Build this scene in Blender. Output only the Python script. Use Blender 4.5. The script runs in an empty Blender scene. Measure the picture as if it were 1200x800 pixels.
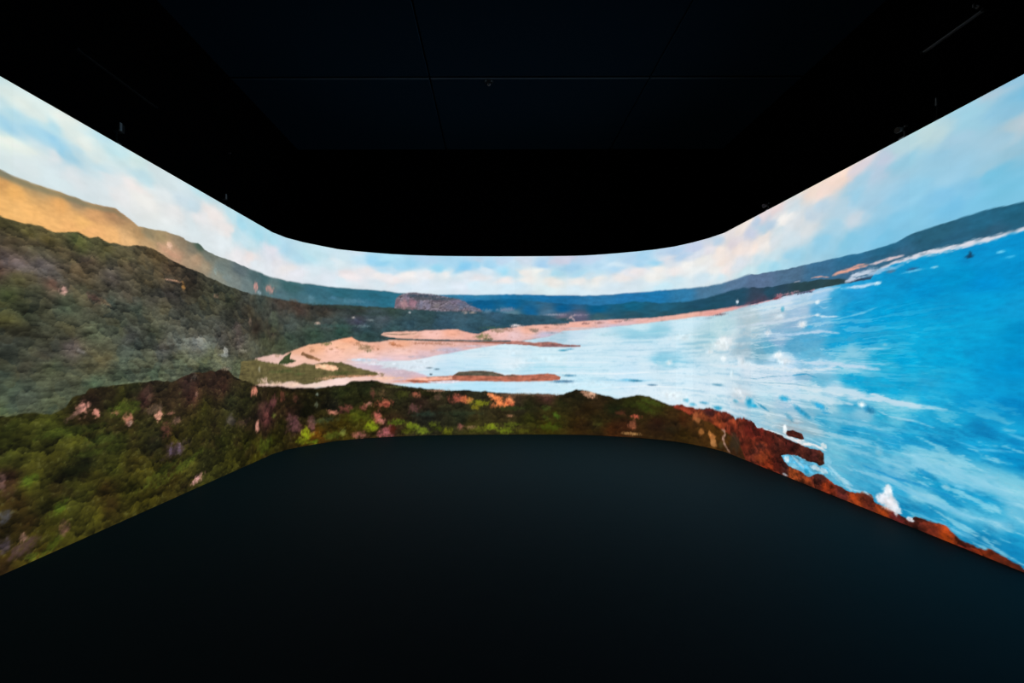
import bpy, bmesh, math
import numpy as np
from mathutils import Vector, Matrix
sc = bpy.context.scene
COL = sc.collection

# ---------------------------------------------------------------- camera
H = 3.4                       # height of the curved screen, metres
CAM_Z = .4355*H
cd = bpy.data.cameras.new('camera'); cam = bpy.data.objects.new('camera', cd); COL.objects.link(cam)
cam.location = (0, 0, CAM_Z); cam.rotation_euler = (Matrix.Rotation(math.radians(90), 3, 'X') @ Matrix.Rotation(-.0022, 3, 'Z')).to_euler()   # a hair off level, as in the photograph
cd.sensor_width = 36; cd.lens = 16.0; cd.clip_start = .02; cd.clip_end = 100
cd.shift_x = 21.7/1200; cd.shift_y = 18.2/1200
sc.camera = cam
# ---------------------------------------------------------------- world, exposure: a closed black room, lit by the screen alone
w = bpy.data.worlds.new('world'); sc.world = w; w.use_nodes = True
w.node_tree.nodes['Background'].inputs[0].default_value = (0, 0, 0, 1)
w.node_tree.nodes['Background'].inputs[1].default_value = 0
sc.view_settings.view_transform = 'Standard'; sc.view_settings.look = 'None'
sc.view_settings.exposure = 0; sc.view_settings.gamma = 1; sc.view_settings.use_curve_mapping = False
sc.cycles.use_denoising = True; sc.cycles.denoising_prefilter = 'ACCURATE'
sc.cycles.max_bounces = 6; sc.cycles.diffuse_bounces = 3; sc.cycles.glossy_bounces = 3

# ---------------------------------------------------------------- materials
def mat(name, base, rough=.8, spec=.5, metal=0., nscale=0, namp=0., bump=0., bscale=200):
    m = bpy.data.materials.new(name); m.use_nodes = True; nt = m.node_tree; b = nt.nodes['Principled BSDF']
    b.inputs['Base Color'].default_value = (*base, 1); b.inputs['Roughness'].default_value = rough
    b.inputs['Metallic'].default_value = metal; b.inputs['Specular IOR Level'].default_value = spec
    tc = nt.nodes.new('ShaderNodeTexCoord')
    if nscale:
        n = nt.nodes.new('ShaderNodeTexNoise'); n.inputs['Scale'].default_value = nscale; n.inputs['Detail'].default_value = 5
        r = nt.nodes.new('ShaderNodeMix'); r.data_type = 'RGBA'
        r.inputs[6].default_value = (*[c*(1-namp) for c in base], 1); r.inputs[7].default_value = (*[c*(1+namp) for c in base], 1)
        nt.links.new(tc.outputs['Object'], n.inputs['Vector']); nt.links.new(n.outputs['Fac'], r.inputs[0]); nt.links.new(r.outputs[2], b.inputs['Base Color'])
    if bump:
        n2 = nt.nodes.new('ShaderNodeTexNoise'); n2.inputs['Scale'].default_value = bscale; n2.inputs['Detail'].default_value = 2
        bp = nt.nodes.new('ShaderNodeBump'); bp.inputs['Strength'].default_value = bump; bp.inputs['Distance'].default_value = .002
        nt.links.new(tc.outputs['Object'], n2.inputs['Vector']); nt.links.new(n2.outputs['Fac'], bp.inputs['Height']); nt.links.new(bp.outputs['Normal'], b.inputs['Normal'])
    return m
def sheen(m, wt, tint, rough):
    b = m.node_tree.nodes['Principled BSDF']
    b.inputs['Sheen Weight'].default_value = wt; b.inputs['Sheen Tint'].default_value = (*tint, 1); b.inputs['Sheen Roughness'].default_value = rough
    return m
M_FLOOR = sheen(mat('black_carpet', (.0105, .0112, .0118), .62, .013, nscale=7, namp=.18, bump=.25, bscale=260), .17, (.30, .88, 1.), .32)
M_FLOOR.node_tree.nodes['Principled BSDF'].inputs['Specular Tint'].default_value = (.35, .92, 1, 1)
M_CEIL = sheen(mat('black_ceiling_board', (.0020, .0056, .0105), .9, 0, nscale=3, namp=.15, bump=.15, bscale=90), .32, (.22, .66, 1.), .4)
M_CEILB = mat('ceiling_void', (.001, .001, .001), .95, 0)
M_EDGE = mat('ceiling_lit_edge_paint', (.03, .045, .06), .6, .3)  # paler than the boards: light on their near edges put into the colour
M_WALL = mat('black_drape', (.0016, .0016, .0018), .95, .02, nscale=5, namp=.3)
M_HOUSE = mat('panel_housing', (.004, .004, .004), .9, .1)
M_METAL = mat('black_metal', (.20, .20, .21), .5, .5, nscale=30, namp=.2)
M_GREY = mat('grey_plastic', (.30, .31, .33), .45, .5, nscale=40, namp=.1)
M_LENS = mat('lens_glass', (.02, .02, .025), .08, .8)
M_DRK = mat('matt_black_plastic', (.012, .012, .013), .6, .3, nscale=40, namp=.2)
def screen_mat():
    m = bpy.data.materials.new('lit_screen'); m.use_nodes = True; nt = m.node_tree; b = nt.nodes['Principled BSDF']
    b.inputs['Base Color'].default_value = (.006, .006, .006, 1); b.inputs['Roughness'].default_value = .7; b.inputs['Specular IOR Level'].default_value = .1
    a = nt.nodes.new('ShaderNodeVertexColor'); a.layer_name = 'film'
    nt.links.new(a.outputs['Color'], b.inputs['Emission Color']); b.inputs['Emission Strength'].default_value = 1.0
    m.cycles.emission_sampling = 'NONE'
    return m
M_SCREEN = screen_mat()

# ---------------------------------------------------------------- helpers
def link(name, me, m=None, parent=None):
    o = bpy.data.objects.new(name, me); COL.objects.link(o)
    if m is not None: me.materials.append(m)
    if parent is not None: o.parent = parent
    return o
def from_bm(name, bm, m, parent=None, smooth_=False):
    bmesh.ops.recalc_face_normals(bm, faces=bm.faces[:])
    me = bpy.data.meshes.new(name); bm.to_mesh(me); bm.free()
    if smooth_:
        for p in me.polygons: p.use_smooth = True
    return link(name, me, m, parent)
def add_box(bm, x0, x1, y0, y1, z0, z1, bev=0):
    r = bmesh.ops.create_cube(bm, size=1)
    bmesh.ops.transform(bm, matrix=Matrix.Translation(((x0+x1)/2, (y0+y1)/2, (z0+z1)/2)) @ Matrix.Diagonal((x1-x0, y1-y0, z1-z0, 1)), verts=r['verts'])
    if bev:
        es = list({e for v in r['verts'] for e in v.link_edges})
        bmesh.ops.bevel(bm, geom=es, offset=bev, segments=2, affect='EDGES', profile=.6)
def add_cyl(bm, p0, p1, r0, r1=None, n=20):
    p0, p1 = Vector(p0), Vector(p1); d = p1-p0
    q = d.to_track_quat('Z', 'Y').to_matrix().to_4x4()
    bmesh.ops.create_cone(bm, cap_ends=True, segments=n, radius1=r0, radius2=r0 if r1 is None else r1, depth=d.length, matrix=Matrix.Translation((p0+p1)/2) @ q)
def thing(name, label, cat, loc=(0, 0, 0), group=None):
    o = bpy.data.objects.new(name, None); COL.objects.link(o); o.location = loc; o.empty_display_size = .1
    o['label'] = label; o['category'] = cat
    if group: o['group'] = group
    return o

# ---------------------------------------------------------------- room shell
XL, XR, YN, YF, ZC = -3.95, 4.65, -3.0, 9.2, CAM_Z+4.19
def slab(name, m, *a):
    bm = bmesh.new(); add_box(bm, *a); o = from_bm(name, bm, m); o['kind'] = 'structure'; return o
slab('floor', M_FLOOR, XL, XR, YN, YF, -.12, 0)
slab('wall_left', M_WALL, XL-.15, XL, YN-.15, YF+.15, -.12, ZC+.15)
slab('wall_right', M_WALL, XR, XR+.15, YN-.15, YF+.15, -.12, ZC+.15)
slab('wall_far', M_WALL, XL, XR, YF, YF+.15, -.12, ZC+.15)
slab('wall_near', M_WALL, XL, XR, YN-.15, YN, -.12, ZC+.15)
ceiling = slab('ceiling', M_CEILB, XL, XR, YN, YF, ZC+.03, ZC+.15)
# ceiling boards: 3.3 m wide, dark recessed joints, a paler strip painting the lit near edge of each row
xs = [XL, -.95, 2.36, XR]; ys = [YN, -.2, 3.3, 6.81, YF]
for i in range(3):
    for j in range(4):
        g = .015
        bm = bmesh.new(); add_box(bm, xs[i]+g, xs[i+1]-g, ys[j]+g, ys[j+1]-g, ZC, ZC+.028)
        p = from_bm('ceiling_panel', bm, M_CEIL, ceiling)
        if j:
            bm = bmesh.new(); add_box(bm, xs[i]+g, xs[i+1]-g, ys[j]+g+.001, ys[j]+g+.034, ZC-.006, ZC-.0003)
            from_bm('painted_lit_edge', bm, M_EDGE, p)

# ---------------------------------------------------------------- the film shown on the screen
# ---------------------------------------------------------------- the film shown on the screen
# All positions below are metres on the screen cloth: s along the wall from its left end, v up from the floor.
def lat(ix, iy, seed):
    h = (ix.astype(np.int64)*374761393 + iy.astype(np.int64)*668265263 + seed*1274126177) & 0x7fffffff
    h = ((h ^ (h >> 13))*1274126177) & 0x7fffffff
    return ((h ^ (h >> 16)) & 0xffff).astype(np.float32)/65535.0
def vnoise(x, y, seed=0):
    xi = np.floor(x); yi = np.floor(y); fx = x-xi; fy = y-yi
    fx = fx*fx*(3-2*fx); fy = fy*fy*(3-2*fy)
    xi = xi.astype(np.int64); yi = yi.astype(np.int64)
    a = lat(xi, yi, seed); b = lat(xi+1, yi, seed); c = lat(xi, yi+1, seed); d = lat(xi+1, yi+1, seed)
    return ((a+(b-a)*fx)*(1-fy) + (c+(d-c)*fx)*fy)*2-1
def fbm(x, y, seed=0, o=4, g=.5):
    r = 0; a = 1; t = 0
    for k in range(o):
        r = r + a*vnoise(x*2**k+k*7.3, y*2**k-k*3.1, seed+k*17); t += a; a *= g
    return r/t
def cells(x, y, seed=0):
    xi = np.floor(x).astype(np.int64); yi = np.floor(y).astype(np.int64)
    best = np.full(x.shape, 9., np.float32); idn = np.zeros(x.shape, np.float32)
    bx = np.zeros(x.shape, np.float32); by = np.zeros(x.shape, np.float32)
    for i in (-1, 0, 1):
        for j in (-1, 0, 1):
            cx = xi+i; cy = yi+j
            dx = x-(cx+lat(cx, cy, seed)); dy = y-(cy+lat(cx, cy, seed+5))
            d = dx*dx+dy*dy; m = d < best
            best = np.where(m, d, best); idn = np.where(m, lat(cx, cy, seed+9), idn)
            bx = np.where(m, dx, bx); by = np.where(m, dy, by)
    return np.sqrt(best), idn, bx, by
def rgb(h): return np.array([int(h[i:i+2], 16)/255 for i in (0, 2, 4)], np.float32)
def smooth(x): x = np.clip(x, 0, 1); return x*x*(3-2*x)
def field(T, p=1.6, kv=1.3, eps=.0016):
    """colours measured at points, blended between them"""
    num = np.zeros(GS.shape+(3,), np.float32); den = np.zeros(GS.shape, np.float32)
    for t in T:
        s, v = t[0], t[1]; c = rgb(t[2])
        a, b = np.searchsorted(SV, [s-2.4, s+2.4])
        if b <= a: continue
        d = (GS[a:b]+WS[a:b]-s)**2 + (kv*(GV[a:b]+WV[a:b]-v))**2 + eps
        w = 1/d**p
        num[a:b] += w[..., None]*c; den[a:b] += w
    den = np.maximum(den, 1e-9)
    return num/den[..., None]
def line(T, amp=0., fr=12, seed=3):
    T = sorted(T); y = np.interp(SV, [t[0] for t in T], [t[1] for t in T])
    return (y + amp*fbm(SV*fr, SV*0+seed, seed, 4))[:, None]
def under(T, amp=0., fr=12, seed=3, w=.008): return smooth((line(T, amp, fr, seed)-GV)/(2*w)+.5)
def put(m, c):
    global IM
    IM = IM + (np.asarray(c, np.float32)-IM)*m[..., None]
def win(s0, s1, v0, v1):
    a, b = np.searchsorted(SV, [s0, s1]); c, d = np.searchsorted(VV, [v0, v1]); return a, b, c, d
def blobs(T, warp=.6, soft=.9, tx=None, rag=.5):
    """T: s, v, radius s, radius v, colour, [opacity, tilt]"""
    for t in T:
        s, v, rs, rv, h = t[:5]; al = t[5] if len(t) > 5 else .9; an = t[6] if len(t) > 6 else 0
        R = 1.7*max(rs, rv); a, b, c, d = win(s-R, s+R, v-R, v+R)
        if b <= a or d <= c: continue
        x = GS[a:b, c:d]-s; y = GV[a:b, c:d]-v
        ca, sa = math.cos(an), math.sin(an); x, y = x*ca+y*sa, -x*sa+y*ca
        k = 1.3/max(min(rs, rv), .012)
        n = fbm(GS[a:b, c:d]*k+s*31, GV[a:b, c:d]*k, int(s*100) % 97, 3, .7)
        r = np.sqrt((x/rs)**2+(y/rv)**2)+n*warp+.05
        m = smooth((1-r)/soft+.5)*al
        tone = 1+.16*NF[a:b, c:d] if tx is None else tx[a:b, c:d]
        m = m*np.clip(1+rag*HF[a:b, c:d]*2, 0, 1)
        IM[a:b, c:d] += (rgb(h)*tone[..., None]-IM[a:b, c:d])*m[..., None]
def segd(px, py, P, closed):
    best = np.full(px.shape, 1e9, np.float32); ins = np.zeros(px.shape, bool)
    n = len(P)
    for i in range(n if closed else n-1):
        x0, y0 = P[i][:2]; x1, y1 = P[(i+1) % n][:2]
        dx, dy = x1-x0, y1-y0; L = dx*dx+dy*dy+1e-12
        t = np.clip(((px-x0)*dx+(py-y0)*dy)/L, 0, 1)
        best = np.minimum(best, (px-x0-t*dx)**2+(py-y0-t*dy)**2)
        if closed:
            cr = (y0 > py) != (y1 > py)
            if abs(dy) > 1e-9: ins ^= cr & (px < (x1-x0)*(py-y0)/(y1-y0)+x0)
    d = np.sqrt(best); return np.where(ins, d, -d) if closed else d
def along(px, py, P):
    best = np.full(px.shape, 1e9, np.float32); u = np.zeros(px.shape, np.float32); n = len(P)-1
    for i in range(n):
        x0, y0 = P[i][:2]; dx, dy = P[i+1][0]-x0, P[i+1][1]-y0
        t = np.clip(((px-x0)*dx+(py-y0)*dy)/(dx*dx+dy*dy+1e-12), 0, 1)
        d = (px-x0-t*dx)**2+(py-y0-t*dy)**2; m = d < best
        best = np.where(m, d, best); u = np.where(m, (i+t)/n, u)
    return np.sqrt(best), u
def poly(P, h=None, al=1., amp=.012, w=.008, fr=18):
    """mask of an outline; painted at once when a colour is given"""
    xs = [p[0] for p in P]; ys = [p[1] for p in P]
    a, b, c, d = win(min(xs)-.1, max(xs)+.1, min(ys)-.1, max(ys)+.1)
    x = GS[a:b, c:d]; y = GV[a:b, c:d]
    D = segd(x, y, P, True)+amp*fbm(x*fr, y*fr, 5, 3)
    m = smooth(D/(2*w)+.5)*al
    if h is not None:
        IM[a:b, c:d] += (rgb(h)*(1+.18*NF[a:b, c:d]+.30*fbm(x*8, y*48, 23, 4, .65))[..., None]-IM[a:b, c:d])*m[..., None]
    M = np.zeros(GS.shape, np.float32); M[a:b, c:d] = m; return M
def strokes(T):
    """T: (points, half width, colour, opacity) - foam lines, paths, seams of dark water"""
    for P, wd, h, al in T:
        xs = [p[0] for p in P]; ys = [p[1] for p in P]
        a, b, c, d = win(min(xs)-.12, max(xs)+.12, min(ys)-.12, max(ys)+.12)
        x = GS[a:b, c:d]; y = GV[a:b, c:d]
        D, u = along(x, y, P)
        n = fbm(x*9, y*34, 11, 4, .65); tp = np.clip(4*u*(1-u), 0, 1)**.5*.8+.2
        m = smooth((wd*tp*(1.15+1.2*n)-D)/(wd*.7+.007)+.35)*min(1, al*1.15)*(.55+.45*tp)*np.clip(1+.8*fbm(x*14, y*60, 12, 2), 0, 1)
        IM[a:b, c:d] += (rgb(h)-IM[a:b, c:d])*m[..., None]

def paint(sv, vv):
    global SV, VV, GS, GV, WS, WV, NF, HF, IM
    SV = np.asarray(sv, np.float32); VV = np.asarray(vv, np.float32)
    GS, GV = np.meshgrid(SV, VV, indexing='ij'); GS = GS.astype(np.float32); GV = GV.astype(np.float32)
    IM = np.zeros(GS.shape+(3,), np.float32)
    NF = fbm(GS*16, GV*20, 21, 3); HF = fbm(GS*26, GV*34, 22, 3, .7)
    # ---- sky
    WS = .20*fbm(GS*2.0, GV*4, 1, 4, .6); WV = .050*fbm(GS*2.6, GV*5, 2, 4, .6)
    sky = field(SKY, 1.75, 1.8, .003)
    wisp = fbm(GS*3.2+.8*GV, GV*7-.8*GS, 31, 5)
    cl = smooth((sky.mean(-1)-.80)/.12)
    gy = sky.mean(-1, keepdims=True); sky = gy+(sky-gy)*(1-.25*cl[..., None]*(sky[..., :1] > sky[..., 2:]))
    sky = sky*(1+.05*(wisp*(.5+.5*cl))[..., None]) + .014*fbm(GS*9, GV*16, 33, 3)[..., None]
    IM[:] = sky
    # ---- far hills
    WS = .05*fbm(GS*4, GV*4, 4, 4); WV = .03*fbm(GS*4, GV*7, 6, 4)
    FARM = under(FAR_TOP, .012, 7, 8, .006)
    far = field(FARC, 1.7, 1.6)*(1+(.10-.06*smooth((RIM_S-GS)*2))*fbm(GS*7+GV*6, GV*22, 41, 4)+.05*fbm(GS*30, GV*50, 42, 2))[..., None]
    rim = smooth(1-np.abs(line(FAR_TOP, .012, 7, 8)-.025-GV)/.04)*smooth((RIM_S-GS)*3)*.55
    far = far+(np.array([.46, .47, .38])-far)*rim[..., None]
    put(FARM, far)
    m = under(MID_TOP, .014, 9, 13, .006); mid = field(MIDC, 1.7, 1.6)*(1+.12*fbm(GS*9, GV*30, 43, 4))[..., None]
    put(m, mid)
    # ---- sea
    WS = .06*fbm(GS*4, GV*7, 14, 3); WV = .022*fbm(GS*4, GV*14, 16, 4)
    sea = field(SEAC, 1.9, 1.9)
    tilt = GV+.06*GS
    st = fbm(GS*2.2, tilt*22, 51, 5, .6); st2 = fbm(GS*7+3, tilt*30, 53, 4, .65); chop = fbm(GS*14, tilt*42, 52, 4, .7)
    lum = sea.mean(-1); blue = smooth((.86-lum)/.35)
    right = smooth((GS-SURF_S)/1.2); low = smooth((1.30-GV)/.5)
    fl = fbm(GS*3.2, (GV+.16*GS)*15, 55, 5, .62)
    foam = smooth((fl+st2*.5-.02)*3.2)*blue*right*low*.50 + smooth((st+st2*.6-.12)*2.5)*(1-blue)*.30
    sea = sea + (np.array([.70, .87, .94])-sea)*(foam*blue)[..., None] + (np.array([.88, .94, .97])-sea)*(foam*(1-blue))[..., None]
    thin = smooth((.075-np.abs(.5*st+.7*st2+.10))/.07)*(1-blue)*.55*smooth(st+.6)*np.interp(SV, SURF_X, [.3, .6, 1, 1])[:, None]
    sea = sea + (np.array([.60, .76, .84])-sea)*thin[..., None]
    sea = sea*(1+blue[..., None]*(.085*chop+.05*st2+.05*fl*low)[..., None]*np.array([2.2, 1, .7]))*(1-blue[..., None]*np.array([0, .0, .035]))
    zone = np.interp(SV, SURF_X2, [.25, .55, 1, 1, .5, 0])[:, None]*smooth((2.05-GV)/.25)
    sr = fbm(GS*1.7+.5*fbm(GS*3, GV*6, 57, 3), (GV-.02*GS+.022*fbm(GS*2.5, GV*5, 59, 3))*26, 58, 5, .62)+.25*fbm(GS*6, GV*14, 60, 3)
    wl = smooth((sr-.10)*7)*zone; dl = smooth((-.14-sr)*6)*zone
    sea = sea + (np.array([.88, .94, .97])-sea)*(wl*(.42-.10*blue))[..., None]
    sea = sea + (np.array([.42, .68, .80])-sea)*(dl*.33)[..., None]
    dk = smooth((-.10-fl*.9-chop*.4)*2.6)*blue*(.10+.34*low*right)
    sea = sea + (sea*np.array([.45, .80, .88])-sea)*dk[..., None]
    put(under(SEA_TOP, .006, 12, 15, .006), sea)
    strokes(SEA_LINES); blobs(SEA_BLOBS, .45, 1.5, None, .05)
    # ---- beaches
    WS = .03*fbm(GS*8, GV*8, 24, 3); WV = .012*fbm(GS*8, GV*20, 26, 3)
    sand = field(SANDC, 1.5, 2.2)*np.array([1, .985, 1.03])*(1+.07*fbm(GS*9, GV*40, 61, 5, .65))[..., None]
    spk = smooth((fbm(GS*10, GV*40, 62, 4, .7)-.18)*4)*smooth((GV-1.50)*12)*.28
    sand = sand+(np.array([.66, .45, .36])-sand)*spk[..., None]
    m = under(BEACH_TOP, .008, 14, 17, .006)*(1-under(BEACH_LOW, .010, 6, 18, .012))
    m = np.maximum(m, poly(WET, amp=.02, w=.02, fr=9)*.92)
    put(m, sand)
    blobs(WET_BLOBS, .35, .6)
    for P, h in BARS: poly(P, h, 1, .006, .005, 22)
    # ---- slopes and valley
    WS = .06*fbm(GS*6, GV*6, 7, 4); WV = .05*fbm(GS*6, GV*9, 9, 4)
    hx = GS+.25*GV
    sc = np.interp(SV, SLOPE_S, [9, 11, 15, 20, 22, 26, 30])[:, None]
    c1, id1, bx, by = cells(hx*8.5+.5*fbm(GS*9, GV*9, 3, 3), GV*11+.5*fbm(GS*9, GV*9, 5, 3), 71)
    c2, id2, bx2, by2 = cells(hx*19, GV*27, 73)
    sh = .16*(id1-.5)+.26*by+.22*(id2-.5)*.8+.20*by2-.10*(c1-.4)
    flat = smooth((1.75-GV)/.35)
    tex = 1+sh*(.85-.25*flat)+.30*fbm(hx*14, GV*26, 75, 5, .7)+flat*.30*fbm(GS*5, GV*34, 76, 5, .65)+.36*fbm(hx*3, GV*6, 78, 4, .6)
    land = field(LANDC, 1.35, 1.3, .003)
    g = land.mean(-1, keepdims=True); land = (g+(land-g)*.88)*(np.array([.99, .92, .93])-.05*smooth((1.75-GV)/.35)[..., None]*0)
    fade = np.interp(SV, FADE_S, [1, 1, .75, .5, .35])[:, None]
    tex = 1+(tex-1)*fade
    land = land*np.clip(1+(tex-1)*1.15, .4, 1.6)[..., None] + (id1-.5)[..., None]*np.array([.030, .012, -.010])*fade[..., None]
    lm = under(LAND_TOP, .016, 10, 23, .006)*(1-under(LAND_LOW, .006, 20, 29, .006))
    put(lm, land)
    blobs(LAND_BLOBS, .8, 1.1, np.clip(tex, .6, 1.5), .4)
    put(poly(UPPER, amp=.008, w=.006, fr=16), sand)
    for P, h in SPITS: poly(P, h, 1, .016, .008, 20)
    sp = poly(SPITS[0][0], None, 1, .016, .008, 20)*smooth((.95-IM[..., 0]*2))
    IM[:] = IM*(1+sp*(.9*fbm(GS*14, GV*34, 79, 5, .7)+.5*(id2-.5)))[..., None]
    # the big boulder hill
    put(poly(BOULDER, amp=.010, w=.006), np.array([.44, .41, .45])*(1+.35*fbm(GS*16, GV*22, 77, 4, .7)+.5*by2*1.2-.5*smooth((.06-np.abs(fbm(GS*11, GV*5, 99, 2)))*14)*smooth((1.98-GV)*20))[..., None])
    blobs(BOULDER_BLOBS, .8, 1.1)
    blobs(DUNE_BLOBS, .9, .9, None, .7)
    strokes(DUNE_LINES)
    # ---- foreground scrub
    WS = .05*fbm(GS*7, GV*7, 17, 4); WV = .04*fbm(GS*7, GV*9, 19, 4)
    fore = field(FOREC, 1.4, 1.2, .003)*np.array([1.10, .885, .93])
    c1, id1, bx, by = cells(GS*4.2+.6*fbm(GS*5, GV*5, 83, 4), GV*6+.6*fbm(GS*5, GV*5, 85, 4), 81)
    c2, id2, bx2, by2 = cells(GS*13+.5*fbm(GS*15, GV*15, 86, 3), GV*17+.5*fbm(GS*15, GV*15, 87, 3), 83)
    c3, id3, bx3, by3 = cells(GS*30, GV*38, 88)
    sh = .40*by+.26*(id1-.5)-.20*(c1-.4)+.30*by2+.30*(id2-.5)+.16*(id3-.5)+.12*by3
    k = np.interp(SV, FORE_S, [1.05, 1.05, .75, .6, .5])[:, None]
    tex = .93+k*(sh*.9+.42*fbm(GS*11, GV*17, 89, 5, .72))
    tex = np.where(tex > 1, 1+(tex-1)*.8, tex); fore = fore*np.clip(tex, .22, 1.7)[..., None]
    hue = smooth((id1*.7+id2*.3-.55)*3)*k*.18
    fore = fore*(1+hue[..., None]*np.array([.28, .26, -.10]))
    br = smooth((fbm(GS*4, GV*6, 96, 4)-.12)*3)*.35; fore = fore+(np.array([.16, .11, .07])*(tex[..., None])-fore)*br[..., None]
    gl = smooth((fbm(GS*34, GV*40, 97, 2, .8)-.30)*5)*smooth((tex-.8)*2.5)*k*.34
    fore = fore+(np.array([.42, .42, .24])-fore)*gl[..., None]
    fm = under(FORE_TOP, .020, 9, 31, .006)
    put(fm, fore)
    blobs(FORE_BLOBS, 1.0, 1.1, np.clip(.45+.62*tex, .35, 1.6), .45)
    # ---- red rocks
    WS = .04*fbm(GS*9, GV*9, 27, 4); WV = .03*fbm(GS*9, GV*12, 29, 4)
    c1, id1, bx, by = cells(GS*8+.6*fbm(GS*9, GV*9, 93, 3), GV*9+.6*fbm(GS*9, GV*9, 94, 3), 91)
    red = field(REDC, 1.8, 1.2)*(.88+.32*by+.22*(id1-.5)+.75*fbm(GS*11, GV*14, 95, 5, .75))[..., None]
    rm = poly(RED, amp=.03, w=.006, fr=11)
    put(rm, red)
    put(poly(ISLET, amp=.01, w=.006, fr=14), red)
    strokes(RED_FOAM); blobs(RED_BLOBS, .5, .7, None, .15)
    poly(NOTCH, '58b0d4', .95, .016, .006, 16)
    blobs(NOTCH_BLOBS, .5, .5)
    strokes(PATHS)
    return np.clip(IM, 0, 1)

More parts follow.
